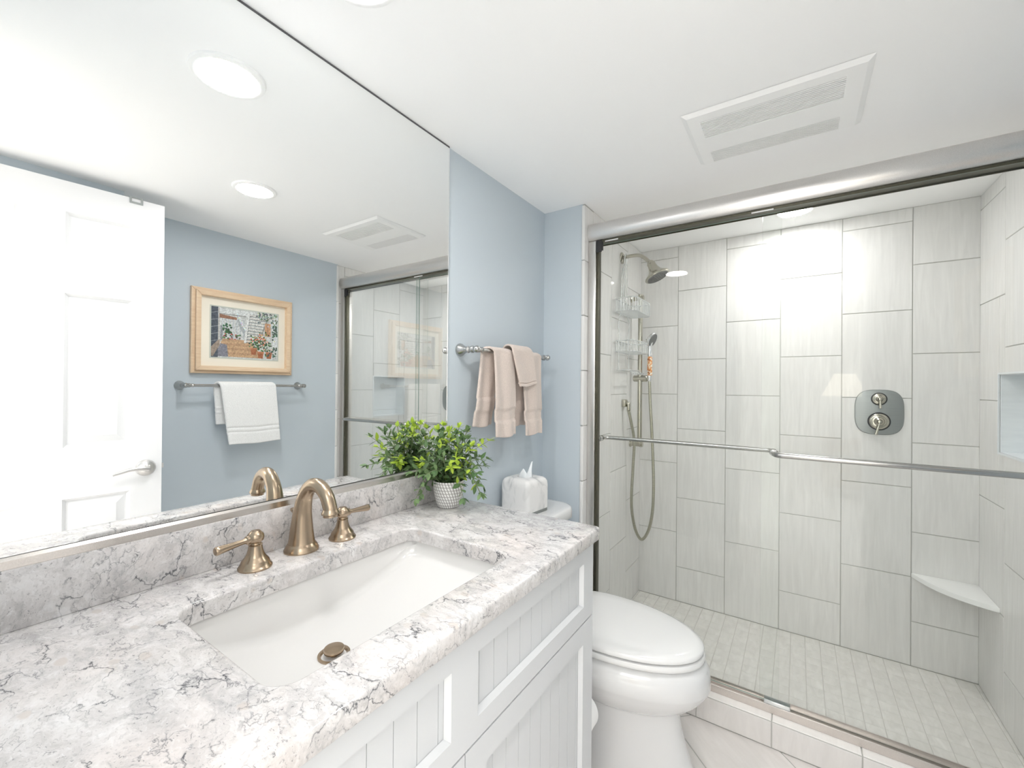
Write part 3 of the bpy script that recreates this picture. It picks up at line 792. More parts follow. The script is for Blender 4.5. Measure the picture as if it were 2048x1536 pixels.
# flange under the stone and outer shell
fl = rrect(X0 - 0.02, X1 + 0.02, Y0 - 0.02, Y1 + 0.02, 0.05); fi = rrect(X0, X1, Y0, Y1, 0.036)
rings(bm, [[Vector((x, y, ZR)) for x, y in fi], [Vector((x, y, ZR)) for x, y in fl], [Vector((x, y, ZR - 0.012)) for x, y in fl], [Vector((x, y, ZR - 0.05)) for x, y in rrect(X0 - 0.012, X1 + 0.012, Y0 - 0.012, Y1 + 0.012, 0.05)],
           [Vector((x, y, -0.525)) for x, y in rrect(X0 + 0.03, X1 - 0.03, Y0 + 0.08, Y1 - 0.08, 0.05)]], cap=False)
obj('basin', bm, M['basin'], t, ang=60)
zd = -0.5055
bm = B(); lathe(bm, [(0.0285, -0.004), (0.0285, 0.0025), (0.024, 0.003), (0.020, -0.004), (0.017, -0.02), (0, -0.02)], (*DR, zd), seg=40)
d = obj('drain', bm, M['bronze'], t); d['label'] = 'bronze drain flange'
bm = B(); lathe(bm, [(0.0, 0.0), (0.007, 0), (0.007, 0.012), (0.0175, 0.0125), (0.0185, 0.016), (0.0175, 0.0195), (0.0, 0.0215)], (DR[0], DR[1], zd - 0.006), seg=40)
obj('stopper', bm, M['bronze'], d)

# faucet
t = thing('faucet', 'bronze widespread faucet with arched spout and two lever handles', 'faucet', (0.072, 0.537, ZT))
bx, by = 0.066, 0.537
bm = B()
lathe(bm, [(0.0, 0), (0.0365, 0), (0.037, 0.004), (0.034, 0.008), (0.0335, 0.011), (0.031, 0.014), (0.0285, 0.018)], (bx, by, ZT), seg=48)
P = [(bx, by, ZT + 0.016), (bx + 0.000, by, ZT + 0.05), (bx + 0.003, by, ZT + 0.09), (bx + 0.012, by + 0.001, ZT + 0.125), (bx + 0.034, by + 0.002, ZT + 0.150),
     (bx + 0.062, by + 0.004, ZT + 0.152), (bx + 0.086, by + 0.005, ZT + 0.136), (bx + 0.098, by + 0.006, ZT + 0.112), (bx + 0.100, by + 0.006, ZT + 0.104)]
tube(bm, P, [0.0285, 0.024, 0.0195, 0.0165, 0.0155, 0.0150, 0.0145, 0.0145, 0.0145], seg=28, n=8)
e = Vector(P[-1])
lathe(bm, [(0.0150, 0.004), (0.0165, 0.0), (0.0182, -0.003), (0.0182, -0.006), (0.0150, -0.008), (0.0150, -0.012), (0.0, -0.012)], e, (-0.05, 0, 1), seg=32)
obj('spout', bm, M['bronze'], t, ang=50)
bm = B(); tube(bm, [(0.037, by, ZT), (0.037, by, ZT + 0.075)], 0.003); lathe(bm, [(0.0, 0), (0.005, 0), (0.0045, 0.004), (0.010, 0.012), (0.0095, 0.016), (0.0, 0.018)], (0.037, by, ZT + 0.074), seg=24)
obj('lift_rod', bm, M['bronze'], t)
for (hx, hy, sgn) in ((0.078, 0.432, -1), (0.074, 0.636, 1)):
    bm = B()
    lathe(bm, [(0.0, 0), (0.031, 0), (0.0315, 0.003), (0.030, 0.0055), (0.0275, 0.008), (0.0262, 0.013), (0.0255, 0.0145), (0.0245, 0.0165), (0.0195, 0.0225), (0.0158, 0.030), (0.0136, 0.038), (0.0125, 0.046),
               (0.0135, 0.0475), (0.0110, 0.049), (0.0105, 0.051), (0.0150, 0.056), (0.0162, 0.062), (0.0150, 0.068), (0.0115, 0.072), (0.0100, 0.0735), (0.0085, 0.0755), (0.0, 0.0765)], (hx, hy, ZT), seg=40)
    hd = obj('handle', bm, M['bronze'], t)
    bm = B()
    dv = Vector((0.10 if sgn < 0 else -0.0, sgn, -0.05)).normalized()
    o_ = Vector((hx, hy, ZT + 0.061))
    lathe(bm, [(0.0, 0.008), (0.0085, 0.010), (0.0085, 0.018), (0.0060, 0.020), (0.0052, 0.026), (0.0062, 0.045), (0.0082, 0.070), (0.0085, 0.074), (0.0070, 0.0765), (0.0, 0.0775)], o_, dv, seg=24)
    obj('lever', bm, M['bronze'], hd)

# ------------------------------------------------------------------ potted plant
PX, PY = 0.098, 0.992
t = thing('potted_plant', 'small green leafy plant in a white dashed pot on the counter corner', 'plant', (PX, PY, ZT))
bm = B()
lathe(bm, [(0.0, 0), (0.030, 0), (0.034, 0.003), (0.037, 0.012), (0.0435, 0.035), (0.0470, 0.060), (0.0475, 0.078), (0.046, 0.082), (0.043, 0.080), (0.040, 0.066), (0.0, 0.066)], (PX, PY, ZT), seg=64)
obj('pot', bm, M['pot'], t)
rnd = random.Random(11)
bo, by_, bs = B(), B(), B()
lo = bo.loops.layers.float_color.new('paint'); ly = by_.loops.layers.float_color.new('paint')
def leaf(bm, lay, p, d, nrm, L, W):
    d = d.normalized(); s = d.cross(nrm)
    if s.length < 1e-4: s = d.orthogonal()
    s.normalize(); n_ = s.cross(d).normalized()
    prof = [(0, 0.08), (0.15, 0.55), (0.38, 1.0), (0.62, 0.92), (0.84, 0.5), (1.0, 0.03)]
    shade = rnd.random()
    bend = rnd.uniform(-0.25, 0.05)
    L3 = []
    for u, wv in prof:
        c = p + d * (u * L) + n_ * (bend * L * u * u)
        L3.append([bm.verts.new(c - s * wv * W / 2 + n_ * wv * W * 0.10), bm.verts.new(c), bm.verts.new(c + s * wv * W / 2 + n_ * wv * W * 0.10)])
    for i in range(len(L3) - 1):
        for j in range(2):
            f = bm.faces.new((L3[i][j], L3[i][j + 1], L3[i + 1][j + 1], L3[i + 1][j])); f.smooth = True
            for k, l in enumerate(f.loops):
                mid = 0.25 if (l.vert in (L3[i][1], L3[i + 1][1])) else 0.0
                v = min(1, max(0, shade * 0.8 + mid)); l[lay] = (v, v, v, 1)
top = Vector((PX, PY, ZT + 0.070))
NST = 60
for i in range(NST):
    az = 2.39996 * i + rnd.uniform(-0.25, 0.25)
    el = R(12) + (R(88) - R(12)) * ((i + 0.5) / NST) ** 0.85 if i > 9 else R(rnd.uniform(-8, 16))
    Ls = rnd.uniform(0.075, 0.10) if el < R(20) else (rnd.uniform(0.105, 0.150) if el < R(52) else rnd.uniform(0.125, 0.190))
    dirv = Vector((math.cos(az) * math.cos(el), math.sin(az) * math.cos(el), math.sin(el)))
    if dirv.x < -0.3 and el < R(60): Ls *= 0.72
    droop = rnd.uniform(0.01, 0.035) * math.cos(el)
    base = top + Vector((math.cos(az), math.sin(az), 0)) * rnd.uniform(0.006, 0.026)
    out_ = Vector((math.cos(az), math.sin(az), 0)) * 0.015 * (1 if el < R(20) else 0)
    mid = base + dirv * Ls * 0.5 + out_ + Vector((0, 0, 0.020 + (0.02 if el < R(20) else 0)))
    tip = base + dirv * Ls + out_ - Vector((0, 0, droop))
    if tip.z < ZT + 0.048: tip.z = ZT + 0.048
    if tip.x < 0.030: tip.x = 0.030 + rnd.uniform(0, 0.01)
    path = smooth_path([base - Vector((0, 0, 0.02)), base + dirv * 0.02 + Vector((0, 0, 0.012)), mid, tip], 5)
    tube(bs, path, [0.0016, 0.0012, 0.0008], seg=6)
    young = rnd.random() < 0.40
    nodes = 10
    for k in range(2, nodes + 1):
        f = k / nodes
        q_ = path[min(int(f * (len(path) - 1)), len(path) - 1)]
        q0 = path[max(min(int(f * (len(path) - 1)), len(path) - 1) - 1, 0)]
        td = (path[min(int(f * (len(path) - 1)) + 1, len(path) - 1)] - q0).normalized()
        side = td.cross(Vector((0, 0, 1)))
        if side.length < 0.1: side = Vector((1, 0, 0))
        side.normalize(); upv = side.cross(td)
        ph = k * 1.57 + rnd.uniform(-0.4, 0.4)
        for sg in (0, math.pi):
            ld = (side * math.cos(ph + sg) + upv * math.sin(ph + sg)) * 0.9 + td * rnd.uniform(0.35, 0.8)
            isy = young and k >= nodes - 2 or rnd.random() < 0.06
            Lf = rnd.uniform(0.021, 0.031)
            e = q_ + ld.normalized() * Lf
            if e.x < 0.026: continue
            leaf(by_ if isy else bo, ly if isy else lo, q_, ld, Vector((rnd.uniform(-.4, .4), rnd.uniform(-.4, .4), 1)) + dirv * 0.6, Lf, Lf * rnd.uniform(0.42, 0.55))
    for m_ in range(2 + (1 if young else 0)):
        ld = td + Vector((rnd.uniform(-1, 1), rnd.uniform(-1, 1), rnd.uniform(-0.6, 0.8))) * 0.55
        if (tip + ld.normalized() * 0.022).x > 0.026:
            leaf(by_ if young else bo, ly if young else lo, tip, ld, Vector((0, 0, 1)) + dirv * 0.5, rnd.uniform(0.018, 0.026), 0.0115)
o = obj('stems', bs, M['stem'], t)
o = obj('leaves', bo, M['leafold'], t, ang=0, recalc=False); o['label'] = 'dusty dark green older leaves'
o = obj('leaves', by_, M['leafyoung'], t, ang=0, recalc=False); o['label'] = 'bright yellow green young leaves'

# ------------------------------------------------------------------ toilet
TY = 1.415
t = thing('toilet', 'white toilet with closed lid between the vanity and the shower', 'toilet', (0.4, TY, ZF))
def egg(xb, xf, hw, n=56, back=0.62, sq=2.3):
    """plan outline: blunt at the back (xb), elongated to the front (xf)"""
    xm = xb + (xf - xb) * 0.42
    pts = []
    for k in range(n):
        a = 2 * math.pi * k / n
        c, s = math.cos(a), math.sin(a)
        if c >= 0:
            x = xm + (xf - xm) * abs(c) ** 0.98; y = hw * (abs(s) ** (2 / 2.05)) * (1 if s >= 0 else -1)
        else:
            x = xm - (xm - xb) * abs(c) ** (2 / sq); y = hw * (abs(s) ** (2 / sq)) * (1 if s >= 0 else -1)
        pts.append((x, y))
    return pts
def loft(bm, secs, cap=True):
    rs = [[Vector((x, TY + y, z)) for x, y in egg(xb, xf, hw)] for (xb, xf, hw, z) in secs]
    rings(bm, rs, cap=cap)
bm = B()
loft(bm, [(0.20, 0.758, 0.150, -0.846), (0.20, 0.773, 0.172, -0.856), (0.198, 0.782, 0.182, -0.872), (0.197, 0.785, 0.185, -0.895), (0.198, 0.786, 0.185, -0.920), (0.200, 0.784, 0.181, -0.928),
          (0.202, 0.775, 0.175, -0.945), (0.205, 0.760, 0.166, -0.965), (0.215, 0.735, 0.150, -0.990), (0.225, 0.705, 0.128, -1.012), (0.232, 0.690, 0.112, -1.022)])
loft(bm, [(0.22, 0.700, 0.112, -1.010), (0.20, 0.697, 0.108, -1.03), (0.17, 0.703, 0.106, -1.08), (0.13, 0.718, 0.108, -1.13), (0.10, 0.738, 0.114, -1.19), (0.08, 0.756, 0.122, -1.235), (0.08, 0.760, 0.124, ZF + 0.002)])
loft(bm, [(0.06, 0.46, 0.098, -0.93), (0.05, 0.48, 0.100, -1.00), (0.05, 0.40, 0.096, -1.06), (0.05, 0.34, 0.098, -1.14), (0.05, 0.36, 0.104, -1.22), (0.05, 0.38, 0.106, ZF + 0.003)])
obj('bowl', bm, M['ceramic'], t, ang=60)
bm = B(); loft(bm, [(0.235, 0.765, 0.172, -0.8445), (0.232, 0.770, 0.177, -0.841), (0.232, 0.771, 0.178, -0.833), (0.234, 0.768, 0.175, -0.8255), (0.24, 0.755, 0.165, -0.8245)])
obj('seat', bm, M['seat'], t, ang=60)
bm = B(); loft(bm, [(0.232, 0.757, 0.166, -0.8205), (0.228, 0.765, 0.174, -0.819), (0.228, 0.767, 0.176, -0.812), (0.230, 0.763, 0.172, -0.804), (0.245, 0.742, 0.155, -0.7975), (0.30, 0.68, 0.11, -0.794), (0.40, 0.55, 0.04, -0.793)])
obj('lid', bm, M['seat'], t, ang=60)
bm = B()
bm.free()
for s in (-0.07, 0.07):
    bm = B(); tube(bm, [(0.235, TY + s - 0.02, -0.815), (0.235, TY + s + 0.02, -0.815)], 0.013)
    obj('hinge', bm, M['seat'], t)
bm = B()
rs = []
for z_, e in ((-0.90, 0.02), (-0.895, 0.012), (-0.80, 0.006), (-0.56, 0.0), (-0.545, 0.0)):
    rs.append([Vector((x, y, z_)) for x, y in rrect(0.014 + e * 0.3, 0.215 - e, TY + 0.01 - 0.215 + e, TY + 0.01 + 0.215 - e, 0.06)])
rings(bm, rs)
obj('tank', bm, M['ceramic'], t, ang=50)
bm = B()
rs = []
for z_, e in ((-0.5455, 0.004), (-0.542, 0.0), (-0.512, 0.0), (-0.503, 0.004), (-0.500, 0.012), (-0.4995, 0.03)):
    rs.append([Vector((x, y, z_)) for x, y in rrect(0.010 + e, 0.232 - e, TY + 0.01 - 0.235 + e, TY + 0.01 + 0.235 - e, 0.085 - e * 0.5)])
rings(bm, rs)
obj('tank_lid', bm, M['ceramic'], t, ang=50)

# tissue box cover on the tank
t = thing('tissue_box', 'square grey marbled tissue box cover on the toilet tank', 'tissue box', (0.10, 1.44, -0.4995))
TA = R(-6); TCx, TCy, TS = 0.094, 1.447, 0.070
def tb(x, y, z): return Vector((TCx + x * math.cos(TA) - y * math.sin(TA), TCy + x * math.sin(TA) + y * math.cos(TA), z))
bm = B(); rs = []
for z_, e in ((-0.487, 0.0), (-0.395, 0.0), (-0.380, 0.002), (-0.371, 0.007), (-0.366, 0.014), (-0.364, 0.022)):
    rs.append([tb(x, y, z_) for x, y in rrect(-TS + e, TS - e, -TS + e, TS - e, 0.016)])
op = [tb(x, y, -0.3635) for x, y in rrect(-0.028, 0.028, -0.030, 0.030, 0.024)]
op2 = [tb(x, y, -0.375) for x, y in rrect(-0.027, 0.027, -0.029, 0.029, 0.023)]
rings(bm, rs + [op, op2], cap=False)
bm.faces.new([bm.verts.new(tb(x, y, -0.487)) for x, y in rrect(-TS, TS, -TS, TS, 0.016)])
obj('cover', bm, M['marble'], t, ang=50)
bm = B(); bm.faces.new([bm.verts.new(tb(x, y, -0.376)) for x, y in rrect(-0.03, 0.03, -0.032, 0.032, 0.02)]); bmesh.ops.solidify(bm, geom=bm.faces[:], thickness=0.002)
obj('box_inside', bm, M['black'], t)
bm = B(); prism(bm, [tb(x, y, -0.4994) for x, y in rrect(-TS + 0.001, TS - 0.001, -TS + 0.001, TS - 0.001, 0.015)], (0, 0, 0.0124)); o = obj('base_plate', bm, M['greynickel'], t); o['label'] = 'grey metal base rim'
bm = B()
def tis(u, v):
    h_ = 0.030 + 0.008 * math.cos(u * 7) + 0.030 * max(0.0, u - 0.45) ** 0.7 * 1.5
    wd = 0.030 * (1 - 0.35 * v)
    a = (u - 0.5) * 2 * wd + 0.012 * v * v
    b_ = 0.007 * math.sin(u * 8 + v * 1.5) * (1 - 0.3 * v)
    return tb(a * 0.80 - b_ * 0.6, a * 0.55 + b_ * 0.8, -0.377 + h_ * v * 1.12)
grid(bm, tis, 18, 12)
o = obj('tissue', bm, M['tissue'], t, ang=80); md = o.modifiers.new('thick', 'SOLIDIFY'); md.thickness = 0.0008

# toilet paper roll on the side of the cabinet
t = thing('toilet_paper_roll', 'white toilet paper roll on the cabinet side, next to the toilet', 'toilet paper', (0.475, 1.14, -0.972))
bm = B(); prof = [(0.020, 0.0), (0.052, 0.0), (0.0545, 0.003), (0.0540, 0.02), (0.0548, 0.05), (0.0540, 0.08), (0.0545, 0.097), (0.052, 0.10), (0.020, 0.10), (0.020, 0.0)]
lathe(bm, prof, (0.4635, 1.092, -0.972), (0, 1, 0), 48, cap=False); obj('roll', bm, M['paper'], t)
bm = B(); tube(bm, [(0.4635, 1.0765, -0.972), (0.4635, 1.20, -0.972)], 0.007); lathe(bm, [(0.0, 0), (0.022, 0), (0.020, 0.006), (0.009, 0.012)], (0.4635, 1.0765, -0.972), (0, 1, 0), 24); obj('holder', bm, M['nickel'], t)

# ------------------------------------------------------------------ towel bars
def towel_bar(name, label, xw, sx, y0, y1, z, mat, reach=0.075, hang=None):
    t = thing(name, label, 'towel bar', (xw, (y0 + y1) / 2, z), None)
    xb = xw + sx * reach
    for y in (y0, y1):
        bm = B()
        lathe(bm, [(0.0, 0.0005), (0.0225, 0.0005), (0.0235, 0.004), (0.0225, 0.008), (0.0175, 0.016), (0.0125, 0.026), (0.0100, 0.036), (0.0120, 0.038), (0.0120, 0.042), (0.0090, 0.045), (0.0085, 0.050),
                   (0.0125, 0.056), (0.0125, 0.062), (0.0100, 0.066), (0.0105, 0.072), (0.0125, 0.076), (0.0120, 0.082), (0.0075, 0.088), (0.0, 0.090)], (xw, y, z), (sx, 0, 0), 32)
        obj('post', bm, mat, t)
    bm = B(); tube(bm, [(xb, y0, z), (xb, y1, z)], 0.0072, 20)
    for y, s in ((y0, 1), (y1, -1)):
        lathe(bm, [(0.0072, 0.008), (0.0105, 0.012), (0.0105, 0.018), (0.0085, 0.022), (0.0085, 0.030), (0.0100, 0.033), (0.0072, 0.037)], (xb, y, z), (0, s, 0), 24, cap=False)
    obj('bar', bm, mat, t)
    return t
towel_bar('towel_bar', 'brushed nickel towel bar above the toilet tank, holding taupe towels', 0.0, 1, 1.150, 1.652, 0.125, M['silver'])
towel_bar('towel_bar', 'nickel towel bar under the framed picture, seen in the mirror', XR, -1, 0.862, 1.478, -0.014, M['silver'])

def draped(name, label, mat, xb, z, sx, front, back, lenf, lenb, th, amp=0.004, folds=3, seed=0, group=None, bands=(), nu=48, ny=22, rbar=0.0078, xoff=0.0, bottom_slant=0.0, splay=0.0):
    """cloth over a bar: front/back = ((y0 top, y1 top), (y0 bottom, y1 bottom))"""
    rd = random.Random(seed); ph = rd.uniform(0, 6)
    Rr = rbar + th * 0.5 + xoff
    half = math.pi * Rr
    Lt = lenb + half + lenf
    bm = B()
    def fn(u, v):
        s = u * Lt
        if s < lenb: f = (lenb - s) / lenb; x = -Rr; zz = -f * lenb; sidef = back; depth = f
        elif s < lenb + half: a = (s - lenb) / half * math.pi; x = -Rr * math.cos(a); zz = Rr * math.sin(a); depth = 0; sidef = None
        else: f = (s - lenb - half) / lenf; x = Rr; zz = -f * lenf; sidef = front; depth = f
        if sidef is None:
            m_ = (s - lenb) / half
            ya = back[0][0] * (1 - m_) + front[0][0] * m_; yb = back[0][1] * (1 - m_) + front[0][1] * m_
        else:
            ya = sidef[0][0] * (1 - depth) + sidef[1][0] * depth; yb = sidef[0][1] * (1 - depth) + sidef[1][1] * depth
        y = ya + (yb - ya) * v
        sg = 1 if x > 0 else -1
        wav = amp * math.sin(v * folds * 2 * math.pi + ph) * (0.25 + 0.75 * depth) + amp * 0.5 * math.sin(v * folds * 4.3 + ph * 2 + zz * 14)
        x += wav * (1 if depth > 0 else 0.3) + (amp * (0.3 + depth)) * sg + splay * depth * sg
        for (b0, b1) in bands:
            if sidef is front or sidef is back:
                dd = depth * (lenf if sidef is front else lenb); LL = (lenf if sidef is front else lenb)
                e0, e1 = LL - b1, LL - b0
                if e0 < dd < e1: x -= 0.0045 * sg
        # rounded side edges
        zz += bottom_slant * v * depth + 0.003 * math.sin(v * 7 + ph) * depth
        xx = xb + (x if sx > 0 else -x)
        return Vector((xx, y, z + zz))
    grid(bm, fn, nu * 2, ny)
    bm.normal_update()
    o = obj(name, bm, mat, None, origin=(xb, (front[0][0] + front[0][1]) / 2, z), ang=80)
    m1 = o.modifiers.new('thick', 'SOLIDIFY'); m1.thickness = th; m1.offset = 0
    m2 = o.modifiers.new('soft', 'BEVEL'); m2.width = th * 0.42; m2.segments = 2; m2.limit_method = 'ANGLE'; m2.angle_limit = R(60)
    return tag(o, label, 'towel', group)
BX = 0.075
draped('hand_towel', 'taupe hand towel on the nickel bar, nearer the mirror', M['taupe'], BX, 0.125, 1,
       ((1.235, 1.365), (1.232, 1.372)), ((1.195, 1.300), (1.165, 1.285)), 0.315, 0.275, 0.008, 0.006, 1.6, 3, 'taupe hand towels on the bar', bands=((0.058, 0.098),), splay=0.008)
draped('hand_towel', 'taupe hand towel on the nickel bar, nearer the shower', M['taupe'], BX, 0.125, 1,
       ((1.435, 1.578), (1.437, 1.566)), ((1.405, 1.52), (1.385, 1.51)), 0.325, 0.29, 0.008, 0.006, 1.5, 9, 'taupe hand towels on the bar', bands=((0.058, 0.098),), splay=0.006)
draped('washcloth', 'small taupe washcloth draped over the two hand towels', M['taupe'], BX, 0.128, 1,
       ((1.335, 1.480), (1.372, 1.502)), ((1.35, 1.45), (1.36, 1.44)), 0.135, 0.09, 0.007, 0.003, 1.0, 4, None, xoff=0.017, splay=0.004, bottom_slant=0.012, bands=((0.012, 0.016),))
draped('hand_towel', 'folded white hand towel under the framed picture, seen in the mirror', M['whiteterry'], XR - 0.075, -0.014, -1,
       ((1.010, 1.300), (1.050, 1.322)), ((0.990, 1.270), (1.008, 1.24)), 0.318, 0.21, 0.014, 0.004, 0.8, 21, None, bands=((0.062, 0.068), (0.088, 0.093)), splay=0.006)

# ------------------------------------------------------------------ framed picture
t = thing('framed_picture', 'blond wood framed watercolour of stairs and flower pots', 'picture', (XR, 1.165, 0.05))
fy0, fy1, fz0, fz1 = 0.903, 1.430, 0.050, 0.500
bm = B()
def fr(bm, a0, a1, b0, b1, w_, x0, x1, bev=0.003):
    # mitred frame moulding
    o = [(a0, b0), (a1, b0), (a1, b1), (a0, b1)]; i = [(a0 + w_, b0 + w_), (a1 - w_, b0 + w_), (a1 - w_, b1 - w_), (a0 + w_, b1 - w_)]
    for k in range(4):
        n_ = (k + 1) % 4
        prism(bm, [(x0, *o[k]), (x0, *o[n_]), (x0, *i[n_]), (x0, *i[k])], (x1 - x0, 0, 0), bev=bev)
fr(bm, fy0, fy1, fz0, fz1, 0.022, XR, XR - 0.022); fr(bm, fy0 + 0.016, fy1 - 0.016, fz0 + 0.016, fz1 - 0.016, 0.024, XR, XR - 0.038)
obj('frame', bm, M['blond'], t)
bm = B(); box(bm, (XR - 0.012, fy0 + 0.03, fz0 + 0.03), (XR - 0.009, fy1 - 0.03, fz1 - 0.03)); obj('mat', bm, M['mat'], t)
bm = B(); fr(bm, 0.990, 1.352, 0.133, 0.417, 0.006, XR - 0.012, XR - 0.0135, 0); obj('inner_mat', bm, M['matcore'], t)
bm = B(); lay = bm.loops.layers.float_color.new('paint')
cnt = [0]
def pp(pts, col, jit=0.0):
    cnt[0] += 1
    x = XR - 0.0122 - cnt[0] * 0.0000022
    vs = [bm.verts.new((x, 0.996 + a * 0.350, 0.411 - b * 0.272)) for a, b in pts]
    f = bm.faces.new(vs)
    for l in f.loops: l[lay] = (*col, 1)
rp = random.Random(5)
def rect(a0, a1, b0, b1, col): pp([(a0, b0), (a1, b0), (a1, b1), (a0, b1)], col)
def dab(a, b, s, col):
    an = rp.uniform(0, 6); n_ = 5
    pp([(min(1, max(0, a + s * rp.uniform(0.6, 1) * math.cos(an + k * 2 * math.pi / n_) * 0.8)), min(1, max(0, b + s * rp.uniform(0.6, 1) * math.sin(an + k * 2 * math.pi / n_)))) for k in range(n_)], tuple(min(1, max(0, c * rp.uniform(0.75, 1.25))) for c in col))
rect(0, 1, 0, 1, (0.70, 0.72, 0.70))
for k in range(9): rect(0.1 + k * 0.05, 0.12 + k * 0.05, 0.2, 0.62, (0.60, 0.64, 0.66))
rect(0.1, 0.6, 0.02, 0.12, (0.80, 0.83, 0.82)); pp([(0.1, 0.13), (0.36, 0.17), (0.36, 0.22), (0.1, 0.21)], (0.38, 0.20, 0.13))
rect(0.1, 0.5, 0.12, 0.135, (0.30, 0.30, 0.28))
pp([(0.05, 0.98), (0.16, 0.62), (0.56, 0.62), (0.78, 0.98)], (0.62, 0.40, 0.24))
for k in range(7): pp([(0.10 - 0.01 * k, 0.68 + k * 0.045), (0.60 + 0.02 * k, 0.68 + k * 0.045), (0.60 + 0.02 * k, 0.688 + k * 0.045), (0.10 - 0.01 * k, 0.69 + k * 0.045)], (0.45, 0.27, 0.16) if k % 2 else (0.75, 0.52, 0.30))
pp([(0.05, 0.98), (0.13, 0.72), (0.22, 0.74), (0.24, 0.98)], (0.28, 0.28, 0.33))
rect(0.0, 0.095, 0, 1, (0.10, 0.12, 0.15))
for k in range(6): pp([(0.0, 0.12 + k * 0.14), (0.09, 0.09 + k * 0.14), (0.09, 0.10 + k * 0.14), (0.0, 0.135 + k * 0.14)], (0.32, 0.34, 0.36))
pp([(0.0, 0.8), (0.12, 0.62), (0.12, 0.75), (0.03, 0.98), (0, 0.98)], (0.40, 0.32, 0.26))
rect(0.10, 0.115, 0.02, 0.66, (0.55, 0.52, 0.48)); rect(0.13, 0.145, 0.36, 0.66, (0.20, 0.22, 0.24)); rect(0.15, 0.158, 0.38, 0.64, (0.25, 0.27, 0.3))
for k in range(20): dab(rp.uniform(0.17, 0.28), rp.uniform(0.32, 0.50), 0.03, (0.07, 0.16, 0.08))
for k in range(34): dab(rp.uniform(0.16, 0.42), rp.uniform(0.52, 0.62), 0.022, rp.choice([(0.08, 0.18, 0.07), (0.55, 0.12, 0.10), (0.14, 0.25, 0.10), (0.10, 0.10, 0.08)]))
for k in range(14):
    f = k / 13
    a = 0.37 + 0.12 * f; b = 0.10 + 0.32 * f ** 0.8
    rect(a, a + 0.008, b, b + 0.16, (0.45, 0.48, 0.50)); dab(a, b, 0.018, (0.85, 0.87, 0.86))
pp([(0.52, 0.06), (0.555, 0.06), (0.50, 0.68), (0.465, 0.68)], (0.85, 0.86, 0.84)); pp([(0.555, 0.06), (0.565, 0.06), (0.51, 0.68), (0.50, 0.68)], (0.2, 0.22, 0.22))
pp([(0.84, 0.10), (0.86, 0.12), (0.72, 0.56), (0.70, 0.55)], (0.32, 0.30, 0.26))
for k in range(10):
    f = k / 9; b = 0.08 + f * 0.55; a0 = 0.555 - f * 0.05; a1 = 0.83 - f * 0.14
    pp([(a0, b), (a1, b + 0.012), (a1, b + 0.032), (a0, b + 0.02)], (0.86, 0.84, 0.78)); pp([(a0, b + 0.022), (a1, b + 0.034), (a1, b + 0.046), (a0, b + 0.034)], (0.22, 0.24, 0.24))
rect(0.79, 0.885, 0.22, 0.50, (0.66, 0.38, 0.22)); rect(0.835, 0.842, 0.22, 0.50, (0.35, 0.18, 0.10))
pp([(0.90, 0.15), (1, 0.05), (1, 0.85), (0.93, 0.75)], (0.80, 0.83, 0.84))
for k in range(90): dab(rp.uniform(0.66, 1.0), abs(rp.gauss(0, 0.13)), 0.022, rp.choice([(0.10, 0.18, 0.10), (0.25, 0.33, 0.22), (0.12, 0.15, 0.16), (0.5, 0.55, 0.5)]))
for k in range(26): dab(rp.uniform(0.92, 1.0), rp.uniform(0.25, 0.5), 0.03, (0.10, 0.17, 0.12))
for k in range(120): dab(min(1, max(0.55, rp.gauss(0.74, 0.09))), min(0.92, max(0.42, rp.gauss(0.68, 0.11))), 0.026, rp.choice([(0.08, 0.17, 0.07), (0.16, 0.28, 0.12), (0.05, 0.10, 0.06)]))
for k in range(46): dab(min(0.95, max(0.56, rp.gauss(0.74, 0.08))), min(0.85, max(0.40, rp.gauss(0.60, 0.09))), 0.020, rp.choice([(0.70, 0.16, 0.08), (0.80, 0.42, 0.28), (0.85, 0.65, 0.5)]))
for a, b in ((0.615, 0.83), (0.725, 0.90), (0.86, 0.90)):
    pp([(a - 0.05, b - 0.05), (a + 0.05, b - 0.05), (a + 0.035, b + 0.08), (a - 0.035, b + 0.08)], (0.46, 0.17, 0.08)); pp([(a - 0.055, b - 0.065), (a + 0.055, b - 0.065), (a + 0.055, b - 0.035), (a - 0.055, b - 0.035)], (0.60, 0.27, 0.15))
for k in range(14): dab(rp.uniform(0.82, 0.98), rp.uniform(0.75, 0.95), 0.025, (0.09, 0.16, 0.12))
obj('print', bm, M['paint'], t, ang=0, recalc=False)

# ------------------------------------------------------------------ ceiling fixtures
def downlight(name, label, x, y, r, mat):
    t = thing(name, label, 'ceiling light', (x, y, ZC), 'recessed ceiling lights')
    bm = B(); lathe(bm, [(r, -0.0075), (r + 0.006, -0.009), (r + 0.014, -0.006), (r + 0.016, -0.0005), (r, -0.0005)], (x, y, ZC), seg=64, cap=False); obj('trim_ring', bm, M['plastic'], t)
    bm = B(); lathe(bm, [(r, -0.0005), (r, -0.006), (r * 0.96, -0.0085), (r * 0.6, -0.0105), (0.0, -0.011)], (x, y, ZC), seg=64); obj('diffuser', bm, mat, t)
downlight('ceiling_light', 'round ceiling light, largest glare in the mirror', 0.280, 0.512, 0.072, M['lampwhite'])
downlight('ceiling_light', 'round ceiling light in the room centre, smaller disc seen in the mirror', 0.918, 0.882, 0.066, M['lampwhite'])
downlight('ceiling_light', 'round ceiling light inside the shower, above the glass doors', 0.985, 2.33, 0.066, M['lampshower'])
t = thing('exhaust_fan', 'white ceiling exhaust fan grille with two slotted vents', 'fan', (0.93, 1.5, ZC))
bm = B()
fx0, fx1, fy0_, fy1_ = 0.702, 1.156, 1.340, 1.668
